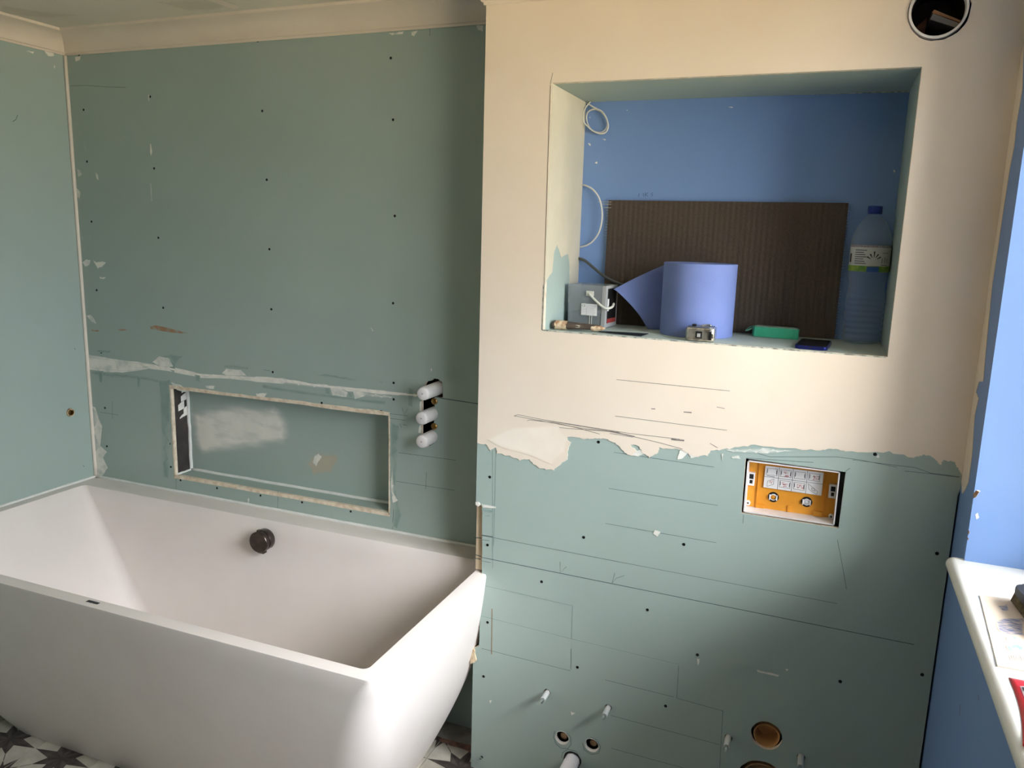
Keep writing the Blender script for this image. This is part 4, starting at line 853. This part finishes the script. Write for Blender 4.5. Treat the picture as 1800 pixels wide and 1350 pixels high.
# small green case
t = thing('green_case', 'small green plastic case with a cord loop', 'case', (-.124, 2.215, F), math.radians(-3))
b = bmesh.new(); prism(b, [(-.050, -.020), (-.058, .004), (-.050, .024), (.046, .024), (.062, .008), (.062, -.020)], .0006, .027); bevel(b, .0015); obj('case_body', b, mat('green_plastic', (64, 176, 138), .45, (56, 164, 128), 20), t)
b = bmesh.new(); prism(b, [(-.046, -.016), (-.052, .004), (-.046, .020), (.044, .020), (.058, .006), (.058, -.016)], .027, .0285); obj('case_lid', b, mat('green_lid', (150, 180, 166), .5, (128, 150, 132), 40), t)
b = tube([(-.054, .0, .022), (-.064, -.006, .017), (-.073, -.004, .013), (-.072, .004, .015), (-.064, .008, .022), (-.055, .006, .025)], .0022, 8, 5); obj('cord_loop', b, mat('green_cord', (96, 150, 128), .7), t, True)
# phone
t = thing('phone', 'dark blue phone lying flat on the recess shelf', 'phone', (-.022, 2.082, F), math.radians(-4))
b = bmesh.new(); prism(b, rrect(-.037, .037, -.074, .074, .010, 6), .0008, .0088); bevel(b, .0022, 3); obj('phone_body', b, mat('navy_metal', (34, 42, 118), .3, metal=.6), t, 40)
b = bmesh.new(); prism(b, rrect(-.0345, .0345, -.0715, .0715, .008, 6), .0088, .0092); obj('phone_screen', b, mat('phone_glass', (28, 30, 36), .22), t)
b = bmesh.new(); box(b, -.005, .005, -.0742, -.0738, .0035, .0062); obj('charge_port', b, BLACKP, t)
b = bmesh.new()
for k in range(4):
    for sx in (-1, 1): box(b, sx*(.012+k*.004)-.001, sx*(.012+k*.004)+.001, -.0742, -.0738, .004, .0058)
obj('speaker_slots', b, BLACKP, t)['kind'] = 'stuff'
# water bottle
t = thing('water_bottle', 'clear plastic water bottle with blue cap in the recess corner', 'bottle', (.089, 2.226, F))
BT = clear('bottle_plastic', (176, 196, 222), .16, .08)
prof = [(.004, .004), (.030, .001), (.040, .003), (.0445, .012)]
z = .014
while z < .128: prof += [(.0468, z), (.0472, z+.006), (.0445, z+.009), (.0445, z+.011)]; z += .0145
prof += [(.0440, .136), (.0420, .146), (.0425, .154), (.0455, .166), (.0474, .174), (.0470, .182), (.0470, .250), (.0476, .254), (.0470, .262), (.0440, .276), (.0380, .292), (.0290, .308), (.0190, .319), (.0150, .323), (.0145, .330)]
b = bmesh.new(); lathe(b, prof, n=40); bmesh.ops.recalc_face_normals(b, faces=b.faces); obj('bottle_shell', b, BT, t, True)
b = bmesh.new(); lathe(b, [(0, .346), (.0165, .346), (.0172, .345), (.0172, .331), (.0165, .330)], n=40); obj('bottle_cap', b, mat('cap_blue', (38, 62, 150), .45), t, 40)
b = bmesh.new(); lathe(b, [(.0175, .3295), (.0175, .327), (.0150, .327)], n=32); obj('cap_ring', b, mat('cap_blue', (38, 62, 150), .45), t, 40)
def lab(name, z0, z1, a0, a1, m_, par, off=.0004, nseg=None):
    b = bmesh.new(); n_ = nseg or max(1, int(abs(a1-a0)/6)); prev_ = None
    for k in range(n_+1):
        a = math.radians(a0+(a1-a0)*k/n_); r = .0474+off
        cur = (b.verts.new((r*math.cos(a), r*math.sin(a), z0)), b.verts.new((r*math.cos(a), r*math.sin(a), z1)))
        if prev_: b.faces.new((prev_[0], cur[0], cur[1], prev_[1]))
        prev_ = cur
    return obj(name, b, m_, par)
lb = lab('bottle_label', .1840, .2495, 0, 360, mat('label_white', (206, 208, 206), .5), t)
lab('label_green_band', .1841, .1985, 150, 420, mat('label_green', (96, 140, 56), .5, (150, 176, 70), 60), lb, .0007)
lab('label_top_band', .2440, .2494, 150, 420, mat('label_mauve', (140, 124, 140), .5, (176, 170, 176), 300), lb, .0007)
lab('label_hill', .1841, .1970, 262, 296, mat('label_blue', (60, 96, 160), .5), lb, .0009)
for k in range(7): lab('label_text_line', .2035+k*.0054, .2052+k*.0054, 222, 258-(k % 3)*4, INK, lb, .0008)
for k in range(5):
    a = math.radians(30+30*k); r0, r1, w_ = .008, .0185 if k != 2 else .0225, .0022
    b = bmesh.new(); vv = []
    for rr_, s in ((r0, -.3), (r0, .3), (r1, 1), (r1, -1)):
        dx = rr_*math.cos(a)-s*w_*math.sin(a)*.8; dz = rr_*math.sin(a)+s*w_*math.cos(a)*.8
        th_ = math.radians(279)+dx/.0474; vv.append(b.verts.new((.0483*math.cos(th_), .0483*math.sin(th_),   .2060+dz+.006)))
    b.faces.new(vv); obj('label_ray', b, INK, lb)
for k in range(3): lab('label_icon', .2055, .2180+(k % 2)*.003, 302+k*9, 306+k*9, GREYINK, lb, .0008)
lab('label_text_line', .2300, .2320, 304, 326, GREYINK, lb, .0008); lab('label_text_line', .2010, .2022, 302, 326, INK, lb, .0008)
lab('label_letter', .206, .228, 196, 206, INK, lb, .0008)
# cables from the left cheek
def npt(u, v, dy): q_ = at(u, v, 1, YN-dy); return tuple(q_)
CABW = mat('cable_white', (222, 220, 212), .45)
t = thing('coiled_cable', 'white coiled cable hanging at the top left of the recess', 'cable', npt(1029, 180, .004))
o = obj('cable_run', tube([Vector(npt(u, v, d))-Vector(t.location) for u, v, d in ((1031, 180, .002), (1036, 184, .012), (1048, 191, .016), (1058, 196, .016), (1066, 208, .014), (1069, 222, .012), (1065, 232, .012), (1056, 235, .014), (1044, 231, .018), (1034, 223, .022), (1026, 214, .024), (1025, 204, .024), (1028, 192, .018), (1034, 183, .012), (1038, 179, .004))], .0021, 8, 6), CABW, t, True)
o = obj('cable_loop', tube([Vector(npt(u, v, d))-Vector(t.location) for u, v, d in ((1048, 192, .012), (1040, 193, .010), (1033, 198, .010), (1031, 208, .009), (1034, 220, .009), (1042, 230, .008), (1055, 233, .008), (1064, 228, .008), (1068, 217, .008), (1064, 205, .008), (1056, 196, .01), (1047, 192, .012))], .0021, 8, 6), CABW, t, True)
t = thing('looped_cable', 'white cable bowing out of the cheek below the coil', 'cable', npt(1026, 325, .004))
obj('cable_run', tube([Vector(npt(u, v, d))-Vector(t.location) for u, v, d in ((1024, 325, .003), (1032, 327, .010), (1043, 334, .016), (1053, 348, .018), (1058, 368, .018), (1058, 388, .018), (1053, 408, .016), (1043, 423, .012), (1032, 431, .008), (1020, 434, .003))], .0024, 8, 6), CABW, t, True)
t = thing('grey_cable', 'thick grey cable running behind the blue loose sheet', 'cable', npt(1018, 455, .004))
obj('cable_run', tube([Vector(npt(u, v, d))-Vector(t.location) for u, v, d in ((1016, 454, .003), (1028, 458, .016), (1045, 472, .024), (1066, 488, .026), (1090, 499, .026), (1120, 508, .028), (1150, 520, .028))], .0042, 10, 6), mat('cable_grey', (84, 86, 84), .5), t, True)

# ================================================================== THINGS ON THE SILL
ZS = WZ0
# abrasive / card sheet
def sl(u, v): q_ = at(u, v, 2, ZS); return (q_.x, q_.y)
t = thing('sanding_sheet', 'beige sheet smudged with blue paint on the white sill', 'sheet', (.40, 1.45, ZS))
tx_, ty_ = .40, 1.45
cpts = [sl(1721, 1047), sl(1730, 1045), sl(1745, 1050), sl(1797, 1057)]; c3_ = sl(1753, 1172); c4_ = (c3_[0]+.16, c3_[1]+.006); c2_ = (cpts[0][0]+.16, cpts[0][1]+.01)
top = jag([cpts[0], c2_], .0015, 14)
b = plate(top+[c4_, c3_], [], .0016, lambda a, c, d: (a-tx_, c-ty_, .0022-d)); bmesh.ops.recalc_face_normals(b, faces=b.faces)
obj('card_sheet', b, mat('beige_card', (232, 214, 194), .85, (224, 206, 186), 20), t)
PB = smear_mat('blue_brush_marks', (88, 108, 160), 70, .35, .6, .9, stretch=(1, 5, 1), base=.1, under=((232, 214, 194), (224, 206, 186), 20, 3, .35, .65)); PC = smear_mat('cyan_marks', (120, 180, 214), 50, .35, .55, .8, under=((232, 214, 194), (224, 206, 186), 20, 3, .35, .65))
pl_ = lambda a, c, d: (a-tx_, c-ty_, .0027)
smear('paint_smudge', [(1750, 1095), (1765, 1088), (1800, 1090), (1800, 1120), (1770, 1118), (1752, 1108)], sl, pl_, PB, t, .001, 3, .4)
smear('paint_smudge', [(1754, 1068), (1770, 1064), (1775, 1076), (1762, 1078)], sl, pl_, PB, t, .001, 3, .3)
smear('paint_smudge', [(1768, 1138), (1790, 1134), (1800, 1142), (1790, 1150), (1772, 1146)], sl, pl_, PC, t, .001, 3, .2)
smear('paint_smudge', [(1768, 1122), (1785, 1122), (1784, 1130), (1770, 1130)], sl, pl_, PC, t, .001, 3, .2)
ribbons('printed_bars', [[(1772+k*4, 1154), (1777+k*4, 1165)] for k in range(7)], sl, pl_, GREYINK, t, .0009)
# brush lying on the sheet
q0 = sl(1797, 1060)
t = thing('paint_brush', 'dark handled brush lying on the beige sheet', 'brush', (q0[0]+.013, q0[1]-.09, ZS+.0025), math.radians(6))
b = bmesh.new(); prism(b, rrect(-.022, .022, -.085, .095, .016, 6), .018, .034); bevel(b, .005, 3); obj('brush_back', b, mat('brush_black', (44, 46, 54), .6), t, 40)
b = bmesh.new()
for i in range(10):
    for j in range(36):
        x, y = -.019+i*.0042, -.078+j*.0047
        cyl(b, (x*1.25, y, .0006), (x, y, .019), .0015, 4, .0012)
o = obj('brush_bristles', b, mat('bristle', (150, 138, 112), .9, (110, 98, 78), 90), t); o['kind'] = 'stuff'
# red packet
t = thing('red_packet', 'red plastic packet with grey label at the sill edge', 'packet', (.345, 1.19, ZS))
r0 = sl(1773, 1192); r1 = sl(1797, 1312)
def rp(s, tt):  # s across 0..1 (to the right), tt along 0..1 (towards viewer)
    x = r0[0]+(r1[0]-r0[0])*tt + .16*s + .006*math.sin(tt*3.1); y = r0[1]+(r1[1]-r0[1])*tt+.004*s
    z = .0012+.014*math.sin(math.pi*min(1, max(0, s)))*math.sin(math.pi*min(1, max(0, tt)))**.6 + .0012*math.sin(17*tt)*s*(1-s)*4
    return (x-.345, y-1.19, z)
b = bmesh.new(); NS, NT = 20, 26; G = [[b.verts.new(rp(i/NS, j/NT)) for j in range(NT+1)] for i in range(NS+1)]; G2 = [[b.verts.new((rp(i/NS, j/NT)[0], rp(i/NS, j/NT)[1], .0004)) for j in range(NT+1)] for i in range(NS+1)]
for i in range(NS):
    for j in range(NT):
        b.faces.new((G[i][j], G[i][j+1], G[i+1][j+1], G[i+1][j])); b.faces.new((G2[i][j], G2[i+1][j], G2[i+1][j+1], G2[i][j+1]))
for i in range(NS):
    for j in (0, NT): b.faces.new((G[i][j], G[i+1][j], G2[i+1][j], G2[i][j]))
for j in range(NT):
    for i in (0, NS): b.faces.new((G[i][j], G[i][j+1], G2[i][j+1], G2[i][j]))
bmesh.ops.recalc_face_normals(b, faces=b.faces)
obj('packet_bag', b, mat('red_plastic', (212, 44, 52), .35, (196, 34, 44), 10), t, True)
def on_packet(name, s0, s1, t0, t1, m_, par, off, ns=6, nt_=10):
    b = bmesh.new(); g = [[b.verts.new(Vector(rp(s0+(s1-s0)*i/ns, t0+(t1-t0)*j/nt_))+Vector((0, 0, off))) for j in range(nt_+1)] for i in range(ns+1)]
    for i in range(ns):
        for j in range(nt_): b.faces.new((g[i][j], g[i][j+1], g[i+1][j+1], g[i+1][j]))
    return obj(name, b, m_, par, True)
pk = on_packet('packet_label', .06, .92, .14, .82, mat('packet_grey', (200, 186, 184), .4, (176, 160, 160), 30), t, .0008)
on_packet('label_heading', .08, .40, .20, .25, INK, pk, .0013, 4, 2); on_packet('label_heading', .07, .13, .16, .22, INK, pk, .0013, 2, 2)
for k in range(10): on_packet('label_text_line', .12, .85, .32+k*.045, .334+k*.045, GREYINK, pk, .0013, 6, 1)
b = bmesh.new(); x_, y_, z_ = rp(.03, 1.0); prism(b, [(x_, y_+.004), (x_+.05, y_+.004), (x_+.05, y_-.012), (x_-.004, y_-.010)], .002, .004); obj('packet_clear_end', b, mat('clear_film', (232, 232, 234), .2), t)
